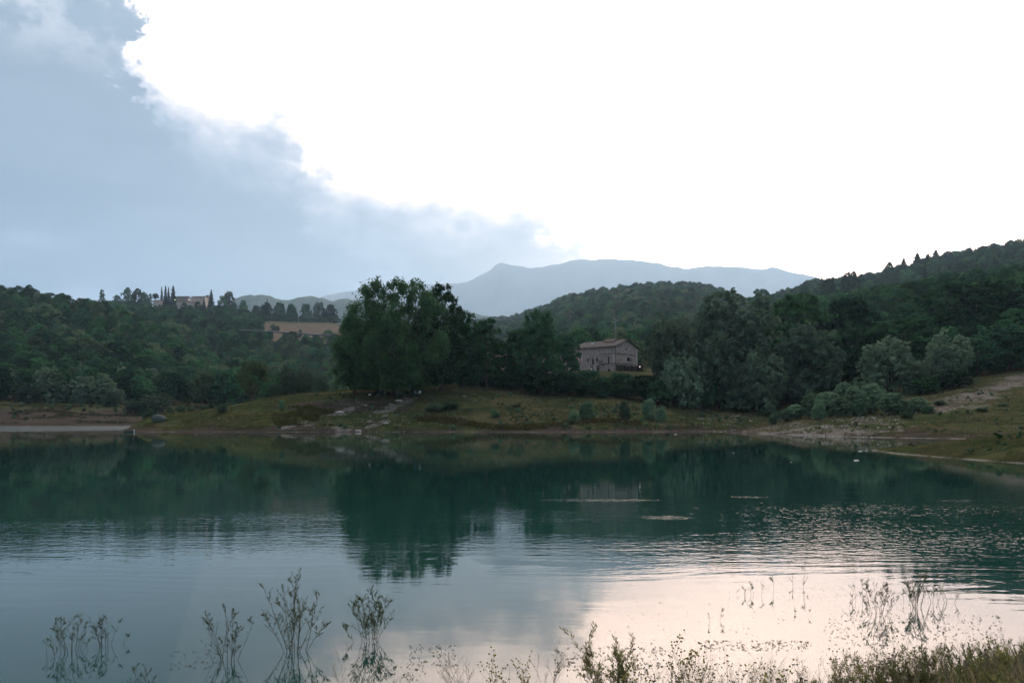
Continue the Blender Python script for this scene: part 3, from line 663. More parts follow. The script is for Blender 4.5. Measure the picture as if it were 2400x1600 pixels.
for px, yt, D, wp, key, lab in (
 (-25, 880, 345, 70, 'willow', 'willow cut by the left edge of the photo'),
 (32, 872, 348, 55, 'willow', 'small upright willow nearest the left edge'),
 (65, 905, 338, 60, 'willow', 'low willow between the upright one and the domed one'),
 (118, 869, 342, 92, 'willow', 'domed pale willow on the bare left bank'),
 (178, 858, 348, 70, 'willow', 'tall headed willow joined to the widest one on the left bank'),
 (220, 880, 342, 110, 'willow', 'widest sprawling willow on the left bank'),
 (268, 912, 338, 60, 'willow', 'drooping willow at the right end of the left bank row'),
 (290, 858, 372, 42, 'willow', 'slim upright willow behind the left bank row'),
 (345, 868, 372, 75, 'willow', 'tall grey willow above the tent'),
 (392, 870, 368, 70, 'willow', 'rounded grey willow right above the tent'),
 (318, 940, 326, 60, 'willow', 'low silvery bush willow on the slope left of the tent'),
 (365, 925, 330, 90, 'willow', 'spreading silvery bush willow behind the tent')):
    plant(key, px, yt, None, D, wp, lab, group=G_, name='willow_tree')
plant('vase', 594, 853, None, 222, 86, 'lone vase shaped tree with visible dark trunk on the crest', name='broadleaf_tree')
for px, yt, D, wp, key, lab in (
 (672, 865, 236, 52, 'willow', 'round bush first right of the lone vase shaped tree'),
 (712, 862, 240, 56, 'willow', 'dark rounded bush in the middle of the row right of the lone tree'),
 (752, 872, 238, 52, 'willow', 'thin pale bush just left of the giant tree'),
 (640, 905, 230, 40, 'bush', 'low bush at the foot of the crest bushes'),
 (795, 880, 232, 50, 'bush', 'bush under the left fringe of the giant tree')):
    plant(key, px, yt, None, D, wp, lab, cat='bush', name='bush')
# --- shrubs on the shores
for px, yt, D, wp, key, lab in (
 (1845, 959, 160, 39, 'flame', 'leftmost small shrub on the stony spit'),
 (1866, 949, 160, 41, 'flame', 'pointed shrub second from the left on the stony spit'),
 (1898, 924, 158, 34, 'flame', 'narrow bright shrub standing above the stones'),
 (1925, 922, 162, 30, 'flame', 'narrow shrub behind the bright narrow one'),
 (1945, 920, 156, 44, 'flame', 'rounded shrub left of the tallest shrub'),
 (1980, 898, 164, 48, 'flame', 'tallest shrub of the clump on the stony spit'),
 (2000, 907, 156, 37, 'flame', 'shrub with dark gap beside the tallest shrub'),
 (2018, 917, 154, 32, 'flame', 'slim shrub in the middle of the clump'),
 (2040, 901, 158, 51, 'flame', 'second tallest shrub right of the clump middle'),
 (2060, 907, 168, 34, 'flame', 'shrub behind the second tallest shrub'),
 (2090, 922, 150, 53, 'flame', 'dark broad shrub right of the clump'),
 (2125, 945, 148, 39, 'bush', 'low pale shrub between two dark ones'),
 (2150, 932, 152, 46, 'flame', 'dark upright shrub further right on the slope'),
 (2175, 952, 148, 41, 'bush', 'low pale shrub beside the dark upright one'),
 (2203, 939, 158, 28, 'flame', 'last slim shrub before the pale track'),
 (2125, 965, 142, 30, 'bush', 'tiny round shrub in front of the dark shrubs'),
 (1972, 932, 152, 41, 'flame', 'front shrub under the tallest shrub'),
 (1918, 942, 152, 39, 'bush', 'low front shrub above the stones'),
 (2350, 952, 150, 32, 'bush', 'lone shrub on the open right slope'),
 (2300, 962, 146, 30, 'bush', 'small dull shrub left of the lone slope shrub'),
 (1812, 970, 162, 30, 'bush', 'small grey shrub where the spit meets the bay')):
    plant(key, px, yt, None, D, wp, lab, cat='shrub', group='willow shrubs on the right bank', name='shrub')
for px, yt, D, wp, key, lab in (
 (521, 948, 188, 22, 'flame', 'small upright shrub on the left end of the grassy point'),
 (661, 938, 188, 18, 'bush', 'small shrub in the yellow grass of the point'),
 (1020, 945, 186, 50, 'bush', 'left half of the wide soft shrub below the giant tree'),
 (1055, 942, 187, 52, 'bush', 'right half of the wide soft shrub below the giant tree'),
 (975, 925, 198, 34, 'bush', 'pale shrub beside the blue white heap under the giant tree'),
 (1160, 960, 182, 28, 'bush', 'tiny shrub in the middle of the grassy shore'),
 (1210, 948, 192, 26, 'bush', 'thin shrub on the slope under the pointed tree'),
 (1375, 945, 182, 48, 'bush', 'soft grey shrub on the shore below the farmhouse'),
 (1345, 960, 178, 30, 'bush', 'low shrub left of the soft grey one'),
 (1465, 945, 182, 34, 'bush', 'grey shrub right of the soft grey one'),
 (1520, 940, 186, 44, 'bush', 'rounded shrub at the right end of the shore shrubs'),
 (1550, 955, 184, 30, 'bush', 'fading shrub beside the rounded shore shrub'),
 (400, 955, 206, 22, 'bush', 'dark shrub right behind the tent'),
 (424, 950, 208, 24, 'flame', 'upright dark shrub second behind the tent'),
 (448, 952, 210, 22, 'bush', 'shrub third behind the tent along the crest'),
 (478, 948, 214, 20, 'bush', 'shrub near the crest left of the small upright shrub'),
 (498, 944, 218, 14, 'flame', 'thin shrub on the crest'),
 (348, 962, 204, 34, 'bush', 'low scrub on the mound behind the tent')):
    plant(key, px, yt, None, D, wp, lab, cat='shrub', group='shrubs on the grassy point', name='shrub')
# --- skyline trees by the hill village and on the right ridge
for px, yt, D, wp, key, lab in (
 (379, 671, 700, 13, 'conifer', 'thin conifer, first left of the village spires'),
 (388, 669, 698, 18, 'conifer', 'second conifer of the village spires'),
 (395, 672, 702, 14, 'conifer', 'third conifer of the village spires'),
 (406, 669, 694, 26, 'conifer', 'widest loose conifer nearest the village roofs'),
 (495, 678, 696, 22, 'conifer', 'lone pointed conifer right of the tall village house'),
 (365, 684, 700, 15, 'stone_pine', 'flat topped pine standing over the low village house'),
 (352, 687, 702, 11, 'column', 'small round tree beside the flat topped pine'),
 (239, 677, 690, 13, 'column', 'square headed tree alone on the left skyline'),
 (298, 670, 700, 30, 'broad', 'highest knob of the big dark grove left of the village'),
 (322, 674, 698, 36, 'broad', 'middle of the big dark grove left of the village'),
 (275, 688, 700, 30, 'broad', 'left shoulder of the big dark grove'),
 (338, 682, 694, 26, 'broad', 'right shoulder of the big dark grove'),
 (522, 690, 690, 26, 'broad', 'left half of the tall dome tree right of the village'),
 (537, 681, 694, 34, 'broad', 'tall dome tree right of the village'),
 (571, 700, 692, 26, 'broad', 'rounded tree descending from the dome tree'),
 (600, 714, 690, 26, 'scrub', 'tree at the left end of the meadow row'),
 (626, 698, 688, 11, 'conifer', 'single conifer sticking out of the meadow row'),
 (625, 707, 690, 34, 'scrub', 'tree below the single conifer in the meadow row'),
 (655, 707, 690, 34, 'scrub', 'broad tree in the middle of the meadow row'),
 (682, 710, 690, 30, 'scrub', 'darkest tree of the meadow row'),
 (717, 712, 692, 32, 'ridge_tree', 'gappy tree showing sky under its crown'),
 (748, 709, 692, 34, 'ridge_tree', 'broad gappy tree near the giant tree'),
 (775, 712, 692, 34, 'scrub', 'last tree of the meadow row by the giant tree'),
 (432, 706, 682, 20, 'broad', 'round garden tree in front of the long low village house'),
 (463, 703, 684, 22, 'broad', 'garden tree against the wall of the tall village house'),
 (478, 700, 684, 16, 'conifer', 'small pointed tree before the tall village house'),
 (612, 733, 684, 40, 'scrub', 'low thicket at the left foot of the meadow row'),
 (645, 732, 683, 44, 'scrub', 'low thicket under the broad tree of the meadow row'),
 (678, 731, 684, 44, 'scrub', 'low thicket under the darkest tree of the meadow row'),
 (712, 740, 682, 40, 'scrub', 'low hedge under the gappy tree'),
 (745, 741, 682, 44, 'scrub', 'low hedge under the second gappy tree'),
 (780, 738, 683, 44, 'scrub', 'low hedge at the right end of the meadow row'),
 (632, 770, 600, 20, 'scrub', 'bush at the lower left corner of the brown field'),
 (668, 776, 596, 18, 'scrub', 'bush on the lower edge of the brown field'),
 (738, 782, 594, 16, 'scrub', 'small bush on the lower edge of the field'),
 (770, 770, 598, 34, 'broad', 'rounded tree at the lower right corner of the brown field'),
 (640, 757, 640, 15, 'broad_dark', 'small field tree left beside the conifer pair'),
 (641, 756, 634, 8, 'conifer', 'dark spindle tree in the brown field'),
 (650, 760, 632, 14, 'broad_dark', 'small field tree right of the spindle tree'),
 (704, 768, 610, 9, 'broad_dark', 'single bush tree low in the brown field'),
 (1943, 652, 560, 44, 'ridge_tree', 'left of the two dark trees at the low end of the right ridge'),
 (1992, 637, 575, 50, 'ridge_tree', 'taller of the two dark trees at the low end of the right ridge'),
 (2035, 640, 640, 40, 'ridge_tree', 'thin backlit tree on the right ridge above the meadow'),
 (1785, 672, 560, 66, 'broad', 'pale spreading tree on the saddle before the mountain'),
 (1885, 664, 590, 36, 'broad', 'round tree between the saddle tree and the ridge pair'),
 (2118, 604, 640, 38, 'conifer', 'first conifer on the rising right ridge'),
 (2150, 592, 650, 46, 'conifer', 'stout conifer second along the right ridge'),
 (2193, 584, 655, 42, 'conifer', 'tallest conifer of the right ridge'),
 (2175, 593, 655, 34, 'conifer', 'conifer just left of the tallest ridge conifer'),
 (2230, 590, 655, 30, 'conifer', 'small conifer after the tallest ridge conifer'),
 (2270, 581, 660, 49, 'conifer', 'conifer before the backlit gap on the right ridge'),
 (2300, 584, 668, 30, 'ridge_tree', 'backlit lacy tree on the right ridge'),
 (2330, 586, 668, 26, 'ridge_tree', 'second backlit lacy tree on the right ridge'),
 (2085, 610, 640, 26, 'broad_dark', 'dark bump left of the first ridge conifer')):
    plant(key, px, yt, None, D, wp, lab, group=None, dz=-1.5, name='conifer_tree' if key == 'conifer' else 'stone_pine_tree' if key == 'stone_pine' else 'broadleaf_tree')

# --- the woods: every tree is planted on the slopes; the 300 that show largest are objects
cand = []
def wood(px0, px1, D0, D1, step0, keys, hlo, hhi, ok, region):
    D = D0
    while D < D1:
        st = step0 * (1 + (D - 250) / 1500) * (1 if D < 330 else 1.28 if D < 600 else 1.5); n = int((px1 - px0) / F * float(SD(D)) / st)
        for i in range(n):
            px = px0 + (px1 - px0) * (i + random.random()) / n; d = D + (random.random() - .5) * st
            if not ok(px, d): continue
            cand.append([px, d, random.choice(keys), (hlo + (hhi - hlo) * random.random()) * (1 if d < 330 else 1.3 if d < 600 else 1.75), region])
        D += st * .86 * (1 if D < 330 else .5 if D < 600 else .2)
def fieldclear(px, D):
    if 610 < px < 830 and 586 < D < 676: return False
    if 345 < px < 500 and 650 < D < 722: return False
    if 600 < px < 820 and D > 676: return random.random() < .3 and D < 700
    return True
def foot(px, D): return D > np.interp(px, [-300, 0, 200, 300, 400, 500, 620, 780, 1100], [338, 340, 342, 345, 350, 352, 352, 350, 350])
mixL = ['forest'] * 5 + ['forest_dark'] * 2 + ['forest_pale'] * 3
wood(-260, 460, 338, 425, 7.5, ['forest_dark'] * 4 + ['forest'], 9, 13, lambda p, d: foot(p, d), 'left')
wood(-260, 700, 338, 470, 7.5, mixL, 7, 15, lambda p, d: foot(p, d) and fieldclear(p, d) and not (p < 460 and d < 425), 'left')
wood(-260, 620, 470, 600, 8.5, mixL, 6.5, 14, lambda p, d: fieldclear(p, d) and d < np.interp(p, [-260, 0, 200, 300, 400, 500], [600, 600, 575, 560, 590, 600]), 'left')
wood(180, 620, 595, 712, 9.5, ['forest', 'forest_dark', 'forest'], 7, 10, fieldclear, 'village')
wood(345, 500, 652, 690, 9.5, ['forest', 'forest_dark'], 4.5, 6, lambda p, d: True, 'village')
wood(600, 1330, 350, 590, 8.5, mixL, 7, 12, lambda p, d: d > 350 and not (610 < p < 830 and d > 575), 'valley')
wood(820, 1330, 590, 900, 11, ['forest', 'forest_dark'], 7, 12, lambda p, d: True, 'valley')
wood(1300, 1780, 300, 770, 8.5, ['forest', 'forest', 'forest_dark', 'forest_pale'], 6.5, 13.5, lambda p, d: not (p < 1560 and d < 312), 'centre')
wood(1130, 1310, 320, 700, 10, ['forest', 'forest_dark'], 7, 11, lambda p, d: d > 330, 'centre')
meadow = lambda p, d: not (1985 < p < 2075 and 520 < d < 592)
wood(1740, 2620, 232, 470, 8, ['forest_dark'] * 2 + ['forest'] * 2, 9, 13, lambda p, d: meadow(p, d) and d > np.interp(p, [1740, 1900, 2100, 2250, 2400, 2620], [250, 240, 228, 222, 218, 218]), 'right')
wood(1740, 2620, 470, 705, 8.8, ['forest_dark'] * 3 + ['forest'] * 2 + ['conifer'], 5.5, 11, meadow, 'ridge')
P = np.array([[c[0], float(SD(c[1])), c[3]] for c in cand]); gx = (P[:, 0] - 1200) / F * P[:, 1]; gzz = ground_z(gx, P[:, 1])
order = np.argsort(P[:, 1]); hz_ = np.full(3400, 1000.0); vis = np.zeros(len(P))
wid = {'conifer': 4, 'forest': 10, 'forest_dark': 9.5, 'forest_pale': 9.5}
for k in order:
    px, D, h = P[k]; hw = max(1, int(wid[cand[k][2]] * h / 12 / D * F * .42)); c = int(px) + 500; yt = HOR - (gzz[k] + h - CAMZ) * F / D
    s = hz_[max(0, c - hw):c + hw + 1]; v = np.clip(s - yt, 0, h / D * F); vis[k] = v.sum() if -30 < px < 2430 else 0; np.minimum(s, yt + 2 * 0 + 3, out=s)
rank = np.argsort(-vis); single = set(int(k) for k in rank[:300] if vis[k] > 0)
LB = {'left': 'green broadleaf tree in the wood covering the left hill', 'village': 'tree in the wood below the hill village', 'valley': 'hazy tree in the valley wood behind the grassy point',
      'centre': 'tree in the wood on the rounded hill behind the stone farmhouse', 'right': 'dark tree in the steep wood behind the right shore', 'ridge': 'hazy dark tree on the long right ridge'}
GR = {'left': 'trees of the left hill wood', 'village': 'trees of the wood below the village', 'valley': 'trees of the valley wood', 'centre': 'trees of the rounded hill wood', 'right': 'trees of the steep right wood', 'ridge': 'trees of the right ridge wood'}
ZN = {'left': [(70, 'over the far left bank'), (150, 'over the domed willow'), (250, 'over the sprawling willow'), (330, 'over the slim upright willow'), (430, 'over the tent'), (9999, 'left of the lone vase shaped tree')],
      'village': [(300, 'under the big dark grove'), (420, 'under the village spires'), (500, 'under the village roofs'), (9999, 'under the dome tree')],
      'valley': [(650, 'behind the lone vase shaped tree'), (790, 'between the lone tree and the giant tree'), (1000, 'seen through the giant tree'), (1180, 'behind the knoll trees'), (9999, 'behind the pointed tree')],
      'centre': [(1380, 'left of the utility pole'), (1480, 'straight above the farmhouse roof'), (1600, 'above the farmhouse porch'), (9999, 'above the largest willow')],
      'right': [(1880, 'behind the largest willow'), (2000, 'behind the conical willow'), (2130, 'behind the bright rounded willow'), (2260, 'behind the leaning willow'), (9999, 'by the right edge of the photo')],
      'ridge': [(1980, 'near the pair of dark trees'), (2100, 'near the ridge meadow'), (2220, 'below the ridge conifers'), (9999, 'at the high right end')]}
RG = {'left': 'left hill wood', 'village': 'wood below the hill village', 'valley': 'valley wood', 'centre': 'rounded hill wood', 'right': 'steep right wood', 'ridge': 'right ridge wood'}
BANDS = {'left': (385, 450, 520), 'village': (640,), 'valley': (400, 480), 'centre': (420, 600), 'right': (270, 330, 400), 'ridge': (600,)}
def tree_label(px, D, key, reg):
    where = next(w for m, w in ZN[reg] if px < m); b = sum(D > q for q in BANDS[reg]); n = len(BANDS[reg])
    lvl = ['front row', 'lower slope', 'mid slope', 'upper slope'][b] if n == 3 else ['lower slope', 'middle slope', 'upper slope'][b] if n == 2 else ['lower slope', 'upper slope'][b]
    tone = {'forest': 'mid green', 'forest_dark': 'dark green', 'forest_pale': 'pale green', 'conifer': 'dark spired'}[key]
    return f'{tone} tree, {lvl}, {RG[reg]}, {where}', f'trees of the {RG[reg]} {where}'
for k in single:
    px, D, key, h, reg = cand[k]; meshes, H, W = KINDS[key]; cm, tm = meshes[k % len(meshes)]
    e = empty('broadleaf_tree', (gx[k], P[k, 1], gzz[k]), random.random() * 6.28, (h / H * (.8 + .5 * random.random()),) * 2 + (h / H,)); lab_, g_ = tree_label(px, D, key, reg); tag(e, lab_, 'tree', g_)
    link(bpy.data.objects.new('trunk', tm), e); link(bpy.data.objects.new('crown', cm), e)
# the rest of each wood: one object that plants the same crowns on its points
def scatter(name, pts, rot, scl, kid, sources, kind='stuff'):
    me = bpy.data.meshes.new(name); me.vertices.add(len(pts)); me.vertices.foreach_set('co', np.asarray(pts, np.float32).ravel())
    for an, ty, val, fld in (('rotz', 'FLOAT', rot, 'value'), ('kid', 'INT', kid, 'value'), ('scl', 'FLOAT_VECTOR', scl, 'vector')):
        a = me.attributes.new(an, ty, 'POINT'); a.data.foreach_set(fld, np.asarray(val, np.int32 if ty == 'INT' else np.float32).ravel())
    o = link(bpy.data.objects.new(name, me)); tag(o, kind=kind)
    g = bpy.data.node_groups.new(name, 'GeometryNodeTree'); g.interface.new_socket('Geometry', in_out='INPUT', socket_type='NodeSocketGeometry'); g.interface.new_socket('Geometry', in_out='OUTPUT', socket_type='NodeSocketGeometry')
    N = g.nodes; Lk = g.links; gi = N.new('NodeGroupInput'); go = N.new('NodeGroupOutput'); j = N.new('GeometryNodeJoinGeometry')
    def attr(nm, ty):
        n = N.new('GeometryNodeInputNamedAttribute'); n.data_type = ty; n.inputs[0].default_value = nm; return n.outputs['Attribute']
    rz = attr('rotz', 'FLOAT'); kd = attr('kid', 'INT'); sv = attr('scl', 'FLOAT_VECTOR'); cx = N.new('ShaderNodeCombineXYZ'); Lk.new(rz, cx.inputs[2])
    for i, src in enumerate(sources):
        cmp = N.new('FunctionNodeCompare'); cmp.data_type = 'INT'; cmp.operation = 'EQUAL'
        ins = [s for s in cmp.inputs if s.type == 'INT']; Lk.new(kd, ins[0]); ins[1].default_value = i
        oi = N.new('GeometryNodeObjectInfo'); oi.inputs['Object'].default_value = src; oi.transform_space = 'ORIGINAL'; oi.inputs['As Instance'].default_value = True
        ip = N.new('GeometryNodeInstanceOnPoints'); Lk.new(gi.outputs[0], ip.inputs['Points']); Lk.new(cmp.outputs[0], ip.inputs['Selection'])
        Lk.new(oi.outputs['Geometry'], ip.inputs['Instance']); Lk.new(cx.outputs[0], ip.inputs['Rotation']); Lk.new(sv, ip.inputs['Scale']); Lk.new(ip.outputs[0], j.inputs[0])
    Lk.new(j.outputs[0], go.inputs[0]); md = o.modifiers.new('scatter', 'NODES'); md.node_group = g
    return o
def source_of(me): return next(o for o in sc.objects if o.type == 'MESH' and o.data is me)
SRC = {}
for key in ('forest', 'forest_dark', 'forest_pale', 'conifer'):
    SRC[key] = [source_of(m) for m, _ in KINDS[key][0] if any(o.data is m for o in sc.objects)]
srcs = [s for v in SRC.values() for s in v]; base = {}; c0 = 0
for key in SRC: base[key] = c0; c0 += len(SRC[key])
for reg in GR:
    ks = [k for k in range(len(cand)) if k not in single and cand[k][4] == reg]
    if not ks: continue
    pts = np.stack([gx[ks], P[ks, 1], gzz[ks]], -1); sc_ = np.array([P[k, 2] / KINDS[cand[k][2]][1] for k in ks]); w2 = sc_ * (.75 + .6 * rng.random(len(ks)))
    kid = [base[cand[k][2]] + k % len(SRC[cand[k][2]]) for k in ks]
    scatter('forest', pts, rng.random(len(ks)) * 6.28, np.stack([w2, w2, sc_], -1), kid, srcs)
print('WOOD', len(cand), len(single))

# haze: pale even air round the whole valley
mh = bpy.data.materials.new('haze'); mh.use_nodes = True; th = mh.node_tree; th.nodes.clear(); oh = th.nodes.new('ShaderNodeOutputMaterial')
pv = th.nodes.new('ShaderNodeVolumePrincipled'); pv.inputs['Color'].default_value = (.52, .76, 1.0, 1); pv.inputs['Density'].default_value = .00006; pv.inputs['Anisotropy'].default_value = 0.5
th.links.new(pv.outputs[0], oh.inputs['Volume']); MATS['haze'] = mh
mb = MB(); mb.box((0, 8200, 1547.4), (26000, 20000, 3100)); tag(mb.build('haze', 'haze'), kind='stuff')
# ------------------------------------------------------------------ buildings
def stone_nodes(t, b):
    v = objvec(t); vo = t.nodes.new('ShaderNodeTexVoronoi'); t.links.new(mapping(t, v, (2.6, 2.6, 4.2)), vo.inputs['Vector']); vo.inputs['Scale'].default_value = 1.0
    c = mixc(t, sstep(t, vo.outputs['Distance'], .35, .75), (.35, .295, .265), (.17, .14, .127))
    hs = t.nodes.new('ShaderNodeSeparateColor'); t.links.new(vo.outputs['Color'], hs.inputs[0])
    c = mixc(t, sstep(t, hs.outputs[0], .6, .95, 0, .6), c, (.45, .39, .35))
    c = mixc(t, sstep(t, noise(t, v, .6, 4), .4, .7, 0, .55), c, (.30, .25, .23))
    t.links.new(c, b.inputs['Base Color'])
    bp = t.nodes.new('ShaderNodeBump'); bp.inputs['Strength'].default_value = .6; bp.inputs['Distance'].default_value = .05; t.links.new(vo.outputs['Distance'], bp.inputs['Height']); t.links.new(bp.outputs[0], b.inputs['Normal'])
def tile_nodes(c1, c2):
    def f(t, b):
        v = objvec(t); wv = t.nodes.new('ShaderNodeTexWave'); t.links.new(v, wv.inputs[0]); wv.inputs['Scale'].default_value = 1.3; wv.inputs['Distortion'].default_value = .6
        n = noise(t, v, 1.2, 5, .7); t.links.new(mixc(t, sstep(t, n, .3, .7), c1, c2), b.inputs['Base Color'])
        bp = t.nodes.new('ShaderNodeBump'); bp.inputs['Strength'].default_value = .5; bp.inputs['Distance'].default_value = .08; t.links.new(wv.outputs['Color'], bp.inputs['Height']); t.links.new(bp.outputs[0], b.inputs['Normal'])
    return f
mat('stone_wall', (.25, .22, .2), .95, stone_nodes, .1)
mat('plaster', (.33, .29, .27), .9, noisy((.34, .29, .27), (.46, .40, .37), 1.2))
mat('pink_plaster', (.45, .30, .22), .9, noisy((.26, .18, .135), (.34, .25, .19), 1))
mat('cream_plaster', (.5, .42, .36), .9, noisy((.40, .34, .30), (.55, .48, .42), .8))
mat('brick', (.30, .14, .09), .9, noisy((.22, .11, .08), (.34, .20, .15), 3))
mat('roof_tile', (.16, .12, .10), .9, tile_nodes((.042, .038, .036), (.088, .075, .068)), .1)
mat('roof_tile_red', (.2, .12, .09), .9, tile_nodes((.065, .05, .042), (.12, .09, .072)), .1)
mat('dark_glass', (.01, .012, .015), .2, None, .5)
mat('dark_wood', (.035, .025, .02), .8, noisy((.025, .018, .014), (.05, .036, .028), 5))
mat('white_paint', (.75, .74, .7), .5, noisy((.62, .62, .6), (.78, .77, .74), 3))
mat('metal_grey', (.3, .31, .32), .45, noisy((.22, .23, .24), (.34, .35, .36), 4))
mat('sheet_dark', (.03, .03, .032), .7, noisy((.02, .02, .022), (.045, .043, .042), 2))
mat('canvas_green', (.09, .115, .10), .8, noisy((.035, .048, .043), (.06, .08, .07), 3))
mat('canvas_grey', (.12, .14, .14), .8, noisy((.10, .115, .115), (.15, .17, .17), 3))
mat('canvas_black', (.008, .009, .010), .8, noisy((.006, .007, .008), (.014, .014, .016), 3))
mat('boat_green', (.03, .07, .055), .5, noisy((.05, .10, .08), (.08, .15, .12), 3))
mat('blue_cloth', (.16, .26, .42), .8, noisy((.10, .18, .32), (.30, .40, .55), 6))
mat('pale_stone', (.4, .37, .33), .9, noisy((.26, .24, .21), (.42, .39, .35), 4))
def lampmat(name, c, s):
    m = bpy.data.materials.new(name); m.use_nodes = True; b = m.node_tree.nodes['Principled BSDF']; b.inputs['Emission Color'].default_value = (*c, 1); b.inputs['Emission Strength'].default_value = s; MATS[name] = m
lampmat('lamp_glow', (1, .95, .85), 3.5); lampmat('lamp_green', (.75, 1, .45), 5)

def wallbox(parent, A, B, wmat, L, Wd, Hh, ridge, along='x', over=.45, rmat='roof_tile', thick=.18):
    """gabled block in local coordinates x 0..L (long), y 0..Wd; ridge rise above the eaves"""
    mb = MB()
    mb.prism([(0, 0, 0), (0, 0, Hh), (0, Wd / 2, Hh + ridge), (0, Wd, Hh), (0, Wd, 0)], (L, 0, 0))
    wl = mb.build('wall', wmat, parent)
    rf = MB(); sl = ridge / (Wd / 2)
    for s in (0, 1):
        y0, y1 = (-over, Wd / 2) if s == 0 else (Wd + over, Wd / 2)
        z0 = Hh - over * sl + .02; z1 = Hh + ridge + .02
        p = [(-over, y0, z0), (L + over, y0, z0), (L + over, y1, z1), (-over, y1, z1)]
        rf.prism(p if s == 0 else p[::-1], (0, 0, thick))
    ro = rf.build('roof', rmat, parent); return wl, ro
def window(parent, x, z, w, h, face='front', Wd=0, frame='plaster', pane='dark_glass', sill=True, name='window', arch=False, L=0):
    """front: wall y=0 looking to -y ; gable: wall x=0 looking to -x"""
    def P(u, v, o): return (u, -o, v) if face == 'front' else (-o, u, v)
    def slab(mb, u0, u1, v0, v1, o0, o1):
        mb.prism([P(u0, v0, o0), P(u1, v0, o0), P(u1, v1, o0), P(u0, v1, o0)], tuple(np.array(P(0, 0, o1)) - np.array(P(0, 0, o0))))
    fr = MB(); t = .12
    slab(fr, x - t, x, z, z + h, .005, .07); slab(fr, x + w, x + w + t, z, z + h, .005, .07)
    slab(fr, x - t, x + w + t, z + h, z + h + t, .005, .075)
    if sill: slab(fr, x - t - .08, x + w + t + .08, z - t, z, .005, .16)
    f = fr.build(name, frame, parent)
    pn = MB(); slab(pn, x + .003, x + w - .003, z + .003, z + h - .003, .004, .02)
    pn.build('pane', pane, f)
    mu = MB(); slab(mu, x + w / 2 - .03, x + w / 2 + .03, z + .01, z + h - .01, .021, .04); slab(mu, x + .01, x + w - .01, z + h * .55, z + h * .55 + .05, .041, .05); mu.build('glazing_bar', 'dark_wood', f)
    return f
# stone farmhouse: local origin at the near corner, +x along the long facade, +y along the gable
ux, uy = -.73, .68; hx_ = empty('stone_farmhouse', (33.4, 265, 17.6)); ang_ = math.atan2(.683, -.730)
tag(hx_, 'old two storey stone farmhouse with tiled roof on the slope left of the willows', 'house')
# mirror so that local +y (gable) points right and back:  x' = long side, y' = gable side
hx_.rotation_euler = (0, 0, ang_); hx_.scale = (1, -1, 1)
L_, Wd_, H_ = 17.0, 12.2, 8.6
wallbox(hx_, 0, 0, 'stone_wall', L_, Wd_, H_, 2.3, over=.6)
def f2(cx): return (1290 - cx) / 860 * L_          # crop column on the long facade -> metres from the corner
def zc(cy): return (960 - cy) / 9.046 * 265 / 1920 # crop row -> metres above the corner foot
def fwin(c0, c1, r0, r1, **k): return window(hx_, f2(c1), zc(r1), f2(c0) - f2(c1), zc(r0) - zc(r1), **k)
fwin(1142, 1178, 620, 770, name='door', pane='dark_wood', sill=False)
fwin(1138, 1195, 880, 945, name='window')
fwin(900, 942, 632, 712); fwin(812, 858, 640, 768, name='door', pane='dark_wood', sill=False); fwin(713, 750, 625, 715)
fwin(806, 836, 596, 618); fwin(1148, 1168, 822, 848); fwin(660, 690, 650, 672)
fwin(915, 970, 838, 945, name='door', pane='dark_wood', sill=False)
ar = MB(); cxa = f2(942); ra = .8
ar.prism([(cxa + ra * math.cos(a), -.004, zc(838) + .12 + ra * .6 * math.sin(a)) for a in np.linspace(0, math.pi, 9)], (0, -.05, 0)); ar.build('door_arch', 'dark_wood', hx_)
# gable features (x=0 wall): rows shift a little with depth
def gwin(c0, c1, r0, r1, **k):
    y0 = (c0 - 1290) / 435 * Wd_; y1 = (c1 - 1290) / 435 * Wd_; window(hx_, y0, zc(r1) * 1.0, y1 - y0, zc(r0) - zc(r1), face='gable', **k)
gwin(1520, 1580, 620, 700); gwin(1588, 1616, 622, 706, pane='dark_wood'); gwin(1492, 1512, 430, 475)
for zz in (zc(560), zc(765)):
    m_ = MB(); m_.box((f2(960) / 2, -.06, zz), (f2(960), .12, .14)); m_.build('string_course', 'dark_wood', hx_)
    m_ = MB(); m_.box((-.06, Wd_ / 2, zz + .0), (.12, Wd_, .14)); m_.build('string_course', 'dark_wood', hx_)
m_ = MB(); m_.box((.5, -.03, zc(650)), (.8, .05, 3.4)); m_.build('corner_pilaster', 'plaster', hx_)
m_ = MB(); m_.tube([(-.12, -.05, H_ - .3), (-.12, -.12, 0)], .06, 6); m_.build('downpipe', 'dark_wood', hx_)
m_ = MB(); m_.tube([(-.15, Wd_ - .1, H_ - .4), (-.15, Wd_ - .1, 2.6)], .09, 6); m_.build('downpipe', 'white_paint', hx_)
# balcony
m_ = MB(); x0, x1 = f2(1080), f2(978); m_.box(((x0 + x1) / 2, -.45, zc(757)), (x1 - x0, .9, .12))
bal = m_.build('balcony', 'plaster', hx_); m_ = MB()
for i in range(13): m_.box((x0 + .05 + (x1 - x0 - .1) * i / 12, -.87, zc(757) + .5), (.04, .04, .9))
m_.box(((x0 + x1) / 2, -.87, zc(757) + .98), (x1 - x0, .06, .06)); m_.build('railing', 'dark_wood', bal)
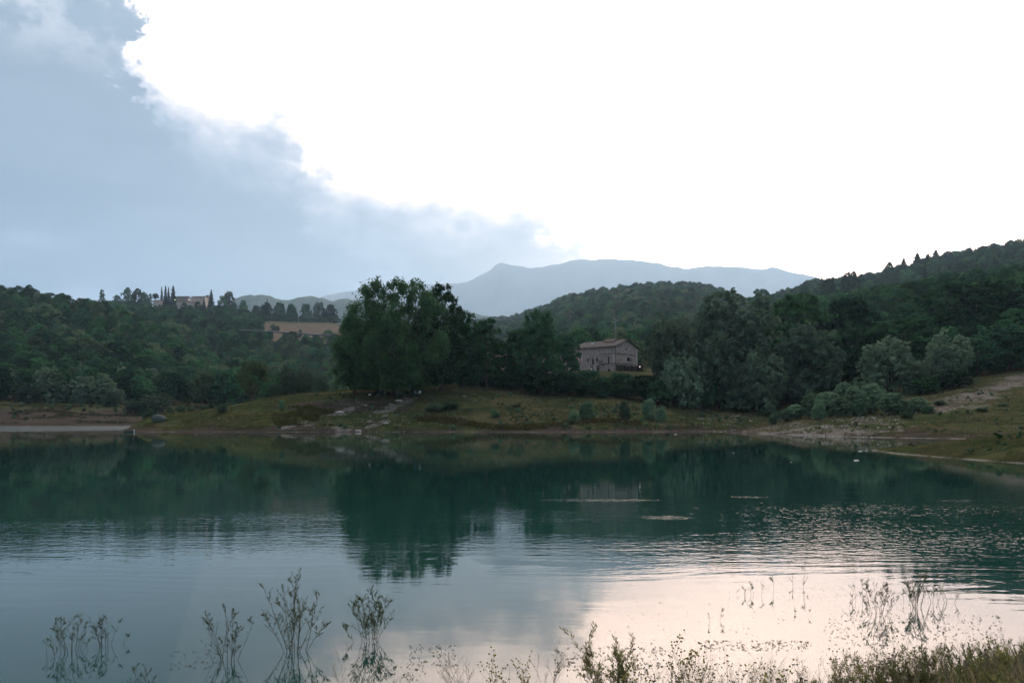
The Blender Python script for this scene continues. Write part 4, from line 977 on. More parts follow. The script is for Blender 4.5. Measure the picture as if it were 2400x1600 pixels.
# brick loggia at the far end
for cc, nm in ((600, 'p'), (535, 'p'), (455, 'p')):
    m_ = MB(); m_.box((f2(cc), -.10, zc(610)), (.5, .2, zc(520) - zc(710))); m_.build('pilaster', 'plaster', hx_)
for (ca, cb, ra_, rb_, mm) in ((470, 525, 560, 640, 'brick'), (548, 590, 560, 720, 'brick'), (470, 525, 645, 715, 'dark_wood'), (548, 590, 520, 565, 'dark_wood')):
    m_ = MB(); m_.box(((f2(ca) + f2(cb)) / 2, -.03, (zc(ra_) + zc(rb_)) / 2), (f2(ca) - f2(cb), .05, zc(ra_) - zc(rb_))); m_.build('infill_panel', mm, hx_)
# outside stair and chimneys
m_ = MB()
for i in range(9): m_.box((f2(830) + .3 + i * .28, -.75, zc(768) / 9 * (9 - i) / 2), (.28, 1.3, zc(768) / 9 * (9 - i)))
m_.build('outside_stair', 'stone_wall', hx_)
m_ = MB(); m_.box((4.2, 4.9, H_ + 2.05), (.8, .8, 1.3)); m_.box((4.2, 4.9, H_ + 2.75), (1.0, 1.0, .12)); m_.build('chimney', 'plaster', hx_)
m_ = MB(); m_.box((11.5, 3.2, H_ + 1.45), (.6, .6, .9)); m_.box((11.5, 3.2, H_ + 1.95), (.75, .75, .1)); m_.build('chimney', 'white_paint', hx_)
m_ = MB(); m_.prism([(3.5, 4.2, H_ + 1.75), (8.2, 4.2, H_ + 1.75), (8.2, 6.1, H_ + 2.7), (3.5, 6.1, H_ + 2.7)], (0, 0, .3)); m_.build('raised_roof', 'roof_tile_red', hx_)
# lean-to canopy along the gable
m_ = MB(); m_.prism([(-3.6, .2, 1.95), (-.02, .2, 2.35), (-.02, Wd_ + 5, 2.35), (-3.6, Wd_ + 4.6, 1.95)], (0, 0, .16)); cnp = m_.build('canopy_roof', 'sheet_dark', hx_)
m_ = MB()
for yy in (.4, 4.2, 8.2, 12.2, 16.2): m_.box((-3.45, yy, .95), (.16, .16, 1.95))
m_.build('canopy_post', 'dark_wood', hx_)
m_ = MB(); m_.prism([(.3, Wd_ + .01, 4.2), (.3, Wd_ + 5.2, 2.3), (7, Wd_ + 5.2, 2.3), (7, Wd_ + .01, 4.2)], (0, 0, .2)); m_.build('side_roof', 'sheet_dark', hx_)
m_ = MB(); m_.box((3.5, Wd_ + 2.4, 1.1), (6, 4.6, 2.2)); m_.build('side_shed', 'dark_wood', hx_)
for p in ((f2(818), -.5, zc(872)), (-3.75, 8.5, 2.05)):
    m_ = MB(); m_.ball(p, .13, 8, 6); m_.build('lamp', 'lamp_glow', hx_)
m_ = MB(); m_.box((f2(882), -.2, zc(870)), (.14, .14, 2.6)); m_.build('post', 'white_paint', hx_)
# terrace wall under the house
m_ = MB(); ca, sa = math.cos(ang_), math.sin(ang_)
tw = empty('terrace_wall', (33.4, 265, 15.4)); tw.rotation_euler = (0, 0, ang_); tw.scale = (1, -1, 1); tag(tw, 'low stone terrace wall below the canopy of the stone farmhouse', 'wall')
m_ = MB(); m_.box((3, -1.9, 1.0), (14.5, .5, 2.2)); m_.build('wall_face', 'stone_wall', tw); m_ = MB(); m_.box((3, -1.9, 2.17), (14.7, .62, .12)); m_.build('coping', 'plaster', tw)

# half hidden second house and glasshouse behind the trees
h2 = empty('pink_house', (-8.0, 262, 13.8)); tag(h2, 'pink plastered house with tiled roof half hidden behind the dark trees', 'house'); h2.rotation_euler = (0, 0, R(8))
wallbox(h2, 0, 0, 'pink_plaster', 6.5, 9, 10.6, 1.9, rmat='roof_tile_red')
for x in (1.2, 4.2): window(h2, x, 6.3, 1, 1.5); window(h2, x, 2.5, 1, 1.5)
m_ = MB(); m_.box((4.8, 3, 12.1), (.6, .6, 1.1)); m_.build('chimney', 'pink_plaster', h2)
h3 = empty('low_annex', (6.5, 258, 13.9)); tag(h3, 'low long roof of an outbuilding seen through the leaves right of the pink house', 'shed'); h3.rotation_euler = (0, 0, R(-4))
wallbox(h3, 0, 0, 'stone_wall', 13, 5, 7.6, 1.0, rmat='roof_tile'); window(h3, 3, 5, 1, 1.2); window(h3, 8, 5, 1, 1.2)
h4 = empty('camper_van', (-17.5, 247, gz(-17.5, 247))); tag(h4, 'white camper glimpsed between trunks left of the pink house', 'camper'); h4.rotation_euler = (0, 0, R(10))
m_ = MB(); m_.prism([(-3, 0, .45), (2.2, 0, .45), (3.1, 0, .55), (3.15, 0, 1.15), (2.5, 0, 1.6), (2.2, 0, 3.0), (-3, 0, 3.1)], (0, 2.2, 0)); m_.build('body', 'white_paint', h4)
for x in (-1.9, 2.0):
    for y in (-.02, 2.0):
        m_ = MB(); m_.tube([(x, y, .38), (x, y + .22, .38)], .38, 12); m_.build('wheel', 'canvas_black', h4)
m_ = MB(); m_.box((-1.2, -.012, 2.1), (1.5, .02, .6)); m_.build('window', 'dark_glass', h4)

# village on the left skyline
def vill(name, px, D, yb, wpx, hpx, ridge_px, wmat, rmat, label, rz=0, dep=7, nw=4, rows=1):
    D = float(SD(D)); x = (px - 1200) / F * D; z = zof(D, yb); s = D / F; dep *= 2
    e = empty(name, (x, D, z)); e.rotation_euler = (0, 0, R(rz)); tag(e, label, 'house')
    L, H = wpx * s, hpx * s
    mb = MB(); mb.prism([(0, 0, -9), (0, 0, H), (0, dep / 2, H + ridge_px * s), (0, dep, H), (0, dep, -9)], (L, 0, 0)); mb.build('wall', wmat, e)
    rf = MB(); sl = ridge_px * s / (dep / 2); o = .5
    rf.prism([(-o, -o, H - o * sl), (L + o, -o, H - o * sl), (L + o, dep / 2, H + ridge_px * s), (-o, dep / 2, H + ridge_px * s)], (0, 0, .3))
    rf.prism([(-o, dep / 2, H + ridge_px * s), (L + o, dep / 2, H + ridge_px * s), (L + o, dep + o, H - o * sl), (-o, dep + o, H - o * sl)], (0, 0, .3)); rf.build('roof', rmat, e)
    for r_ in range(rows):
        for i in range(nw): window(e, L * (i + .5) / nw - .45, H * (.3 + r_ / max(1, rows) * .5), .9, min(1.3, H * .3), sill=False, frame=wmat)
    return e
vill('village_house', 448, 700, 709, 32, 12, 4, 'cream_plaster', 'roof_tile', 'tall pale village house with even eaves on the left skyline', nw=5, rows=2)
vill('village_house', 412, 706, 708, 28, 9, 6, 'stone_wall', 'roof_tile', 'broad roofed stone house behind the loose conifer in the village', nw=4)
vill('village_house', 413, 694, 713, 36, 5.5, 2.4, 'cream_plaster', 'roof_tile_red', 'long low pale house at the front of the village', nw=7)
vill('village_house', 449, 690, 716, 15, 6, 3.5, 'cream_plaster', 'roof_tile_red', 'small white gabled house end joined to the long low one', rz=0, nw=3)
vill('village_house', 359, 696, 714, 15, 10, 2.4, 'cream_plaster', 'roof_tile_red', 'square house with open balconies under the flat topped pine', nw=2, rows=2)
vill('village_tower', 482, 703, 712, 6, 17, 4, 'stone_wall', 'roof_tile', 'short roofed tower at the right end of the tall village house', dep=4.5, nw=1, rows=1)
for px, y, D, m, lab in ((410, 702.5, 688, 'lamp_green', 'greenish lit street lamp among the village roofs'), (443.5, 702.5, 698, 'lamp_glow', 'white lit street lamp beside the tall village house')):
    D = float(SD(D)); x = (px - 1200) / F * D; z0 = gz(x, D); z = zof(D, y); e = empty('street_lamp', (x, D, z0)); tag(e, lab, 'street lamp')
    m_ = MB(); m_.tube([(0, 0, -1), (0, 0, z - z0)], .08, 6); m_.build('pole', 'metal_grey', e); m_ = MB(); m_.ball((0, 0, z - z0 + .1), .42, 8, 6); m_.build('lamp_head', m, e)
# road with guard rails below the brown field
rd = MB(); gr = MB(); pts = []
for px, yy in ((560, 774), (640, 778), (700, 782), (760, 786), (800, 789)): D = float(SD(578)); pts.append(((px - 1200) / F * D, D, zof(D, yy)))
for a, b in zip(pts[:-1], pts[1:]):
    rd.prism([a, b, (b[0], b[1] + 8, b[2] + .1), (a[0], a[1] + 8, a[2] + .1)], (0, 0, .3))
tag(rd.build('road', 'sheet_dark'), kind='structure')
gre = empty('guard_rail', pts[0]); tag(gre, 'pale guard rail on posts along the road below the brown field', 'guard rail')
o0 = Vector(pts[0])
for zz, nm in ((.85, 'rail'), (.3, 'rail')):
    m_ = MB()
    for a, b in zip(pts[:-1], pts[1:]): a_, b_ = Vector(a) - o0, Vector(b) - o0; m_.prism([a_ + Vector((0, 0, zz)), b_ + Vector((0, 0, zz)), b_ + Vector((0, 0, zz + .32)), a_ + Vector((0, 0, zz + .32))], (0, -.08, 0))
    m_.build('rail', 'metal_grey', gre)
m_ = MB()
for a, b in zip(pts[:-1], pts[1:]):
    for k in range(8): p = Vector(a).lerp(Vector(b), k / 8) - o0; m_.box((p.x, .06, p.z + .5), (.14, .1, 1.5))
m_.build('post', 'metal_grey', gre)

# utility pole behind the farmhouse
x, y, z = at(1443, 300); zt = zof(300, 745); pe = empty('utility_pole', (x, y, z)); tag(pe, 'pale utility pole with insulator arms behind the stone farmhouse', 'pole')
m_ = MB(); m_.tube([(0, 0, -.5), (0, 0, zt - z)], [.11, .08], 8); m_.build('pole', 'metal_grey', pe)
for dz, sx in ((.35, -1), (1.0, 1), (1.55, -1)):
    m_ = MB(); m_.box((sx * .5, 0, zt - z - dz), (1.0, .1, .08)); arm = m_.build('arm', 'metal_grey', pe)
    for k in (.45, .9): m_ = MB(); m_.ball((sx * k, 0, zt - z - dz + .14), .11, 6, 5); m_.build('insulator', 'white_paint', arm)

# ------------------------------------------------------------------ camp on the point
x, y, z = at(376, 187); tn = empty('tent', (x, y, z - .05), R(-12)); tag(tn, 'grey green domed fishing tent with dark open front on the shore tip', 'tent')
def dome(L, Wd, H, n=7, m=9, cut=0.0):
    v = []; f = []
    for i in range(n):
        u = i / (n - 1); sc_ = math.sin(math.pi * (.34 + .60 * u)) ** .55; hx = -L / 2 + L * u
        for j in range(m):
            a = math.pi * j / (m - 1); v.append((hx, -Wd / 2 * math.cos(a) * sc_, H * abs(math.sin(a)) ** .8 * sc_))
    for i in range(n - 1):
        for j in range(m - 1): f.append((i * m + j, i * m + j + 1, (i + 1) * m + j + 1, (i + 1) * m + j))
    return v, f
v, f = dome(2.9, 2.7, 1.65); me_ = bpy.data.meshes.new('canopy'); me_.from_pydata(v, [], f); me_.materials.append(MATS['canvas_green'])
cn = link(bpy.data.objects.new('canopy', me_), tn); so = cn.modifiers.new('thick', 'SOLIDIFY'); so.thickness = .03
m_ = MB(); m_.prism([(-1.30, -1.05, 0), (-1.30, -.75, .95), (-1.30, 0, 1.28), (-1.30, .75, .95), (-1.30, 1.05, 0)], (.03, 0, 0)); m_.build('door_opening', 'canvas_black', tn)
for k in range(3):
    m_ = MB(); u = (.08, .5, .9)[k]; s_ = math.sin(math.pi * (.34 + .60 * u)) ** .55; m_.tube([(-1.45 + 2.9 * u, -1.36 * math.cos(a) * s_, 1.68 * abs(math.sin(a)) ** .8 * s_) for a in np.linspace(0, math.pi, 9)], .03, 5); m_.build('pole', 'canvas_black', tn)
x, y, z = at(898, 201); tn = empty('tent', (x, y, z - .05), R(70)); tag(tn, 'black dome tent under the airy giant tree', 'tent')
v, f = dome(3.6, 3.9, 1.55); me_ = bpy.data.meshes.new('canopy'); me_.from_pydata(v, [], f); me_.materials.append(MATS['canvas_black']); cn = link(bpy.data.objects.new('canopy', me_), tn); so = cn.modifiers.new('thick', 'SOLIDIFY'); so.thickness = .03
m_ = MB(); m_.prism([(-1.60, -1.3, 0), (-1.60, 0, 1.2), (-1.60, 1.3, 0)], (.03, 0, 0)); m_.build('door_panel', 'sheet_dark', tn)
m_ = MB(); m_.box((-1.9, -.6, .25), (.5, .4, .3)); tag(m_.build('cool_box', 'white_paint'), 'small white box at the door of the black tent', 'box'); bx_ = bpy.data.objects['cool_box']; bx_.location = (x - .9, y - 2.3, z - .2)
x, y, z = at(974, 199); he = empty('camping_chair', (x, y, z), R(15)); tag(he, 'blue and white camping chairs draped with towels beside the giant trunk', 'chair')
m_ = MB(); m_.box((0, 0, .45), (.6, .55, .05)); m_.build('seat', 'blue_cloth', he); m_ = MB(); m_.prism([(-.3, .27, .45), (.3, .27, .45), (.3, .45, 1.05), (-.3, .45, 1.05)], (0, .04, 0)); m_.build('backrest', 'blue_cloth', he)
for sx in (-.27, .27):
    for sy in (-.24, .24): m_ = MB(); m_.tube([(sx, sy, 0), (sx, sy, .5)], .02, 5); m_.build('leg', 'metal_grey', he)
he['label'] = 'blue fabric camping chair nearest the giant trunk'
h5 = empty('camping_chair', (x + .9, y - .2, z), R(-20)); tag(h5, 'pale camping chair just right of the blue one under the giant tree', 'chair')
m_ = MB(); m_.box((0, 0, .45), (.6, .55, .05)); m_.build('seat', 'white_paint', h5); m_ = MB(); m_.prism([(-.3, .27, .45), (.3, .27, .45), (.3, .45, 1.05), (-.3, .45, 1.05)], (0, .04, 0)); m_.build('backrest', 'white_paint', h5)
for sx in (-.27, .27):
    for sy in (-.24, .24): m_ = MB(); m_.tube([(sx, sy, 0), (sx, sy, .5)], .02, 5); m_.build('leg', 'metal_grey', h5)
# rowing boat at the tip
x, y, _ = at(303, 169.5); bt = empty('rowing_boat', (x, y, .0), R(8), .85); tag(bt, 'small green rowing boat pulled up at the tip of the point', 'boat')
st = [(-1.15, .30, .34), (-.8, .45, .32), (0, .55, .30), (.7, .42, .36), (1.15, .03, .50)]
v = []; f = []
for (xx, hw, zt_) in st:
    for (k, zz) in ((-1, zt_), (-.8, .08), (0, -.05), (.8, .08), (1, zt_)): v.append((xx, k * hw, zz))
for i in range(len(st) - 1):
    for j in range(4): f.append((i * 5 + j, i * 5 + j + 1, (i + 1) * 5 + j + 1, (i + 1) * 5 + j))
f.append((0, 1, 2, 3, 4)); me_ = bpy.data.meshes.new('hull'); me_.from_pydata(v, [], f); me_.materials.append(MATS['boat_green']); hu = link(bpy.data.objects.new('hull', me_), bt); so = hu.modifiers.new('thick', 'SOLIDIFY'); so.thickness = .04
for xx in (-.5, .3): m_ = MB(); m_.box((xx, 0, .24), (.2, .9, .04)); m_.build('thwart', 'dark_wood', bt)
m_ = MB(); m_.prism([(-1.25, .2, .35), (-.3, -.45, .55), (.2, .1, .75)], (0, .03, .03)); m_.build('tarpaulin', 'canvas_green', bt)
x, y, _ = at(314.5, 168.6); m_ = MB(); m_.tube([(0, 0, -.05), (0, 0, .42)], .07, 8); m_.ball((0, 0, .46), .11, 8, 6); o = m_.build('buoy', 'white_paint'); o.location = (x, y, 0); tag(o, 'white marker standing at the stern of the green boat', 'marker')
# stakes standing in the shallows of the stony spit
for px, D, h in ((1753, 150.5, .7), (1980, 124, .75), (1935, 127.5, .35), (2036, 121.5, .4)):
    x = (px - 1200) / F * D; m_ = MB(); m_.tube([(0, 0, -.6), (.03, 0, h)], .05, 6); o = m_.build('stake', 'dark_wood'); o.location = (x, D, 0)
    tag(o, {1753: 'dark stake at the tip of the stony spit', 1980: 'dark stake in the shallows below the shrub clump', 1935: 'short stump of a stake left of the shallow stake', 2036: 'short stake right of the shallow stake'}[px], 'stake')
# two birds
for i, (px, y_, lab) in enumerate(((1886.5, 208, 'lower left of the two small birds in the white sky'), (1899, 201, 'upper right of the two small birds in the white sky'))):
    D = 120; e = empty('bird', ((px - 1200) / F * D, D, zof(D, y_)), R(40 + 60 * i)); tag(e, lab, 'bird')
    m_ = MB(); m_.ball((0, 0, 0), .05, 8, 6, sq=(2.1, 1, 1)); m_.ball((.11, 0, .02), .032, 6, 5); m_.prism([(-.09, -.02, 0), (-.2, -.045, 0), (-.2, .045, 0), (-.09, .02, 0)], (0, 0, .006)); b_ = m_.build('body', 'canvas_black', e, smooth=True)
    for s in (-1, 1):
        m_ = MB(); a = .5 if i else -.25; P = [(.05, s * .03, .01), (.035, s * .13, .01 + .10 * a), (-.03, s * .22, .01 + .07 * a), (-.05, s * .12, .01 + .08 * a), (-.04, s * .03, .01)]
        m_.prism(P if s > 0 else P[::-1], (0, 0, .006)); m_.build('wing', 'canvas_black', e)

# ------------------------------------------------------------------ stones, driftwood, ground cover
def stones(name, spots, mname='pale_stone'):
    mb = MB()
    for x, y, r in spots: mb.ball((x, y, gz(x, y) + r * .2), r, 6, 4, sq=(1 + random.random() * .5, 1, .45 + .3 * random.random()))
    o = mb.build(name, mname); return tag(o, kind='stuff')
sp = []
while len(sp) < 420:
    px = random.gauss(1960, 80); D = random.uniform(122, 150); x = (px - 1200) / F * D
    if gz(x, D) < -.1 or fbm(np.array([x]), np.array([D]), 4, 3, 77)[0] < -.04: continue
    sp.append((x, D, random.uniform(.05, .16) * (1.6 if random.random() < .08 else 1)))
while len(sp) < 620:
    px = random.uniform(640, 1120); D = random.uniform(168.5, 196); x = (px - 1200) / F * D
    if random.random() > .35 and not (750 < px < 960): continue
    sp.append((x, D, random.uniform(.05, .14)))
for _ in range(160): px = random.uniform(1640, 1900); D = random.uniform(169, 196); sp.append(((px - 1200) / F * D, D, random.uniform(.06, .18)))
stones('stones', sp)
# big single boulders on the track
for px, D, r, lab in ((797, 184, .75, 'largest pale boulder at the middle of the left track'), (935, 193.5, .7, 'pale rock ledge at the top of the right track'), (905, 176, .45, 'flat pale rock right of the gravel track foot'), (840, 169.6, .5, 'pale rock at the waterline below the gravel'), (857, 190, .25, 'small round pale rock between the two tracks'), (1088, 197, .3, 'low pale rock in the green slope right of the chairs')):
    x, y, z = at(px, D); m_ = MB(); m_.ball((0, 0, 0), r, 9, 6, sq=(1.5, 1, .55)); me_ = m_.mesh('boulder', 'pale_stone')
    for vv in me_.vertices: vv.co *= 1 + .25 * (random.random() - .5)
    o = link(bpy.data.objects.new('boulder', me_)); o.location = (x, y, z + r * .1); tag(o, lab, 'boulder')
# driftwood
for px, D, L, rz, lab in ((1722, 200, 3.2, .3, 'pale driftwood log on the grey flat of the bay'), (1640, 190, 1.8, -.4, 'short driftwood piece left of the long log'), (1760, 194, 1.6, .9, 'driftwood stub at the right of the grey flat')):
    x, y, z = at(px, D); e = empty('driftwood', (x, y, z), rz); tag(e, lab, 'driftwood'); m_ = MB(); m_.tube([(-L / 2, 0, .05), (-L * .1, .1, .2), (L * .3, 0, .15), (L / 2, .1, .4)], [.14, .13, .09, .04], 6); m_.build('log', 'pale_stone', e)
    m_ = MB(); m_.tube([(-L * .1, .1, .2), (-.1, .3, .7)], [.06, .02], 5); m_.tube([(L * .2, 0, .15), (L * .35, -.2, .6)], [.05, .02], 5); m_.build('branch', 'pale_stone', e)

def tufts(name, spots, hs, mname, blades=7, seed=0, spread=.25, wd=.035, lean=.45):
    """upright blades in small clumps"""
    r = np.random.default_rng(seed); n = len(spots); S_ = np.asarray(spots, float); Z_ = ground_z(S_[:, 0], S_[:, 1]); k = blades
    bx_ = np.repeat(S_[:, 0], k) + r.normal(0, 1, n * k) * np.repeat(hs, k) * spread; by_ = np.repeat(S_[:, 1], k) + r.normal(0, 1, n * k) * np.repeat(hs, k) * spread
    bz_ = np.repeat(Z_, k) - .03; h = np.repeat(hs, k) * (.5 + .7 * r.random(n * k)); a = r.random(n * k) * 6.28; w_ = h * wd + .004 + np.repeat(hs, k) * wd * .8
    lx = r.normal(0, lean, n * k) * h; ly = r.normal(0, lean, n * k) * h
    ca, sa = np.cos(a) * w_, np.sin(a) * w_
    v = np.stack([np.stack([bx_ - ca, by_ - sa, bz_], -1), np.stack([bx_ + ca, by_ + sa, bz_], -1), np.stack([bx_ + lx * .5 + ca * .7, by_ + ly * .5 + sa * .7, bz_ + h * .6], -1), np.stack([bx_ + lx, by_ + ly, bz_ + h], -1)], 1).reshape(-1, 3)
    return tag(link(bpy.data.objects.new(name, mesh_np(name, v, np.arange(len(v)).reshape(-1, 4), 4, [mname]))), kind='stuff')
def spotcloud(n, px0, px1, D0, D1, ok, seed):
    r = np.random.default_rng(seed); px = r.uniform(px0, px1, n * 3); D = r.uniform(D0, D1, n * 3); x = (px - 1200) / F * D; z = ground_z(x, D); m = ok(px, D, x, z); return np.stack([x[m], D[m]], -1)[:n]
pt = lambda s, sd, lo: (lambda px, D, x, z: (z > lo) & (fbm(x, D, s, 3, sd) > .0))
s_ = spotcloud(9000, 330, 1760, 168, 232, pt(7, 31, .5), 1); tufts('grass', s_, np.random.default_rng(1).uniform(.15, .5, len(s_)), 'grass_far', 7, 1, .6, .06)
s_ = spotcloud(7000, 330, 1760, 168, 232, pt(6, 57, .25), 2); tufts('dry_grass', s_, np.random.default_rng(2).uniform(.15, .5, len(s_)), 'dry_far', 6, 2, .6, .05)
s_ = spotcloud(2600, 980, 1500, 170, 192, lambda px, D, x, z: (z > .4) & (np.abs(D - 176 - 4 * np.sin(px / 70.)) < 2.2), 3); tufts('yellow_weeds', s_, np.random.default_rng(3).uniform(.3, .8, len(s_)), 'yellow_far', 8, 3, .5, .06)
s_ = spotcloud(1500, 640, 780, 174, 190, pt(4, 19, 1.0), 4); tufts('yellow_weeds', s_, np.random.default_rng(4).uniform(.25, .6, len(s_)), 'yellow_far', 8, 4, .5, .06)
s_ = spotcloud(900, 520, 660, 172, 186, pt(5, 91, .6), 14); tufts('yellow_weeds', s_, np.random.default_rng(14).uniform(.2, .55, len(s_)), 'yellow_far', 8, 14, .5, .06)
s_ = spotcloud(8000, 1730, 2520, 112, 215, pt(5, 37, .25), 5); tufts('dry_grass', s_, np.random.default_rng(5).uniform(.12, .38, len(s_)), 'dry_far', 6, 5, .7, .05)
s_ = spotcloud(7000, 1730, 2520, 112, 215, pt(6, 47, .35), 6); tufts('grass', s_, np.random.default_rng(6).uniform(.12, .38, len(s_)), 'grass_far', 7, 6, .7, .05)
s_ = spotcloud(9000, 2060, 2560, 52, 96, pt(2.5, 67, .05), 7); tufts('grass', s_, np.random.default_rng(7).uniform(.06, .2, len(s_)), 'grass_far', 7, 7, .8, .04)
s_ = spotcloud(6000, 2060, 2560, 52, 96, pt(2.5, 87, .05), 8); tufts('dry_grass', s_, np.random.default_rng(8).uniform(.06, .22, len(s_)), 'dry_far', 6, 8, .8, .04)
s_ = spotcloud(3000, -100, 330, 288, 338, pt(9, 27, .8), 9); tufts('grass', s_, np.random.default_rng(9).uniform(.2, .6, len(s_)), 'grass_far', 7, 9, .8, .06)
# low scrub patches (too many and too mixed to count)
scr = source_of(KINDS['bush'][0][0][0]); dks = source_of(KINDS['scrub'][0][0][0])
def scrubs(px0, px1, D0, D1, n, lo, hi, seed, ok, src):
    s_ = spotcloud(n, px0, px1, D0, D1, ok, seed); z_ = ground_z(s_[:, 0], s_[:, 1]); r = np.random.default_rng(seed); sc2 = r.uniform(lo, hi, len(s_))
    scatter('low_scrub', np.stack([s_[:, 0], s_[:, 1], z_ - .05], -1), r.random(len(s_)) * 6.28, np.stack([sc2, sc2, sc2 * r.uniform(.5, .9, len(s_))], -1), np.zeros(len(s_), int), [src])
scrubs(640, 1750, 169, 205, 200, .10, .28, 31, pt(8, 3, .5), scr)
scrubs(1100, 1760, 170, 200, 240, .06, .18, 32, pt(8, 13, .2), scr)
scrubs(2080, 2560, 54, 84, 160, .03, .09, 33, pt(4, 23, .1), scr)
scrubs(2120, 2560, 54, 80, 60, .03, .09, 43, pt(4, 23, .15), dks)
scrubs(1820, 2520, 122, 200, 260, .06, .18, 34, pt(8, 33, .6), scr)
scrubs(-100, 360, 288, 345, 60, .15, .45, 35, pt(12, 43, .8), scr)
scrubs(1100, 1760, 214, 262, 160, .5, .9, 36, lambda px, D, x, z: (z > 4) & (D > 216) & ~((px > 1330) & (px < 1540) & (D > 236)), dks)
scrubs(1760, 2500, 205, 232, 90, .4, .8, 37, lambda px, D, x, z: (z > 4), dks)
scrubs(840, 1110, 214, 240, 60, .5, .9, 38, lambda px, D, x, z: (z > 2), dks)
scrubs(300, 640, 212, 262, 80, .25, .5, 39, lambda px, D, x, z: (z > .3), scr)

# ------------------------------------------------------------------ plants standing in the near water
def shoot(px, ytop, ywater, wpx, label, stems=3, seed=0, leaf=.060, dens=1.0, mname='leaf_shoot', lean=0.0, cat='sapling', group='flooded willow shoots', bare=.12):
    D = CAMZ * F / (ywater - HOR); x = (px - 1200) / F * D; Hh = (ywater - ytop) / F * D; Wd = wpx / F * D; r = random.Random(seed)
    e = empty('willow_shoot', (x, D, 0)); tag(e, label, cat, group); ms = MB(); LV = []
    def put_leaf(p, d, s):
        d = Vector(d).normalized(); sd = d.cross(Vector((r.uniform(-1, 1), r.uniform(-1, 1), r.uniform(-1, 1)))).normalized(); L = s * r.uniform(.6, 1.25)
        LV.append((p, p + d * L * .45 + sd * L * .062, p + d * L, p + d * L * .45 - sd * L * .062))
    def twig(p, d, L, rad, depth):
        pts = [Vector(p)]; d = Vector(d).normalized(); n = max(3, int(L / .055))
        for i in range(n):
            d = (d + Vector((r.uniform(-.10, .10), r.uniform(-.10, .10), r.uniform(-.03, .045)))).normalized(); pts.append(pts[-1] + d * (L / n))
        ms.tube(pts, [rad * (1 - .8 * i / n) for i in range(n + 1)], 4)
        for i in range(1, n + 1):
            if depth == 0 and pts[i].z < Hh * bare: continue
            k = int(r.random() * 3.2 * dens) + (1 if depth else 0)
            for _ in range(k):
                a = r.uniform(0, 6.28); o = Vector((math.cos(a), math.sin(a), r.uniform(.2, 1.6))); put_leaf(pts[i] + d * r.uniform(-.03, .03), o + d * .8, leaf)
            if depth < 2 and r.random() < (.55 if depth == 0 else .22) and pts[i].z > Hh * .1:
                a = r.uniform(0, 6.28); f = 1 - i / n * .75; twig(pts[i], d * .8 + Vector((math.cos(a) * .75, math.sin(a) * .75, .2)), L * (.34 if depth == 0 else .5) * f * r.uniform(.7, 1.2), rad * .55, depth + 1)
        for _ in range(3): put_leaf(pts[-1], d + Vector((r.uniform(-.5, .5), r.uniform(-.5, .5), .2)), leaf)
    for s in range(stems):
        off = (s - (stems - 1) / 2) / max(1, stems - 1) if stems > 1 else 0
        if stems > 3: off = off * .9 + r.uniform(-.12, .12)
        hk = (1 - 1.1 * abs(off) * r.uniform(.45, 1.15)) if stems > 3 else (1 - .5 * abs(off))
        aim = Vector((off * Wd * (.62 if stems > 1 else 0) * (1 if stems < 4 else 1.25) + r.uniform(-.06, .06) * Hh, r.uniform(-.3, .3) * Wd, Hh * max(.3, hk))); base_ = Vector((off * .06 * Wd, r.uniform(-.03, .03), -.25))
        twig(base_, aim - base_ * .3, (aim - base_).length * .98, .0034 + .0022 * Hh, 0)
    ms.build('stem', 'stem_brown', e); v = [tuple(q) for l in LV for q in l]
    link(bpy.data.objects.new('leaves', mesh_np('leaves', v, np.arange(len(v)).reshape(-1, 4), 4, [mname])), e)
    return e
bigs = (165, 248, 532, 690, 868, 2062, 2150)
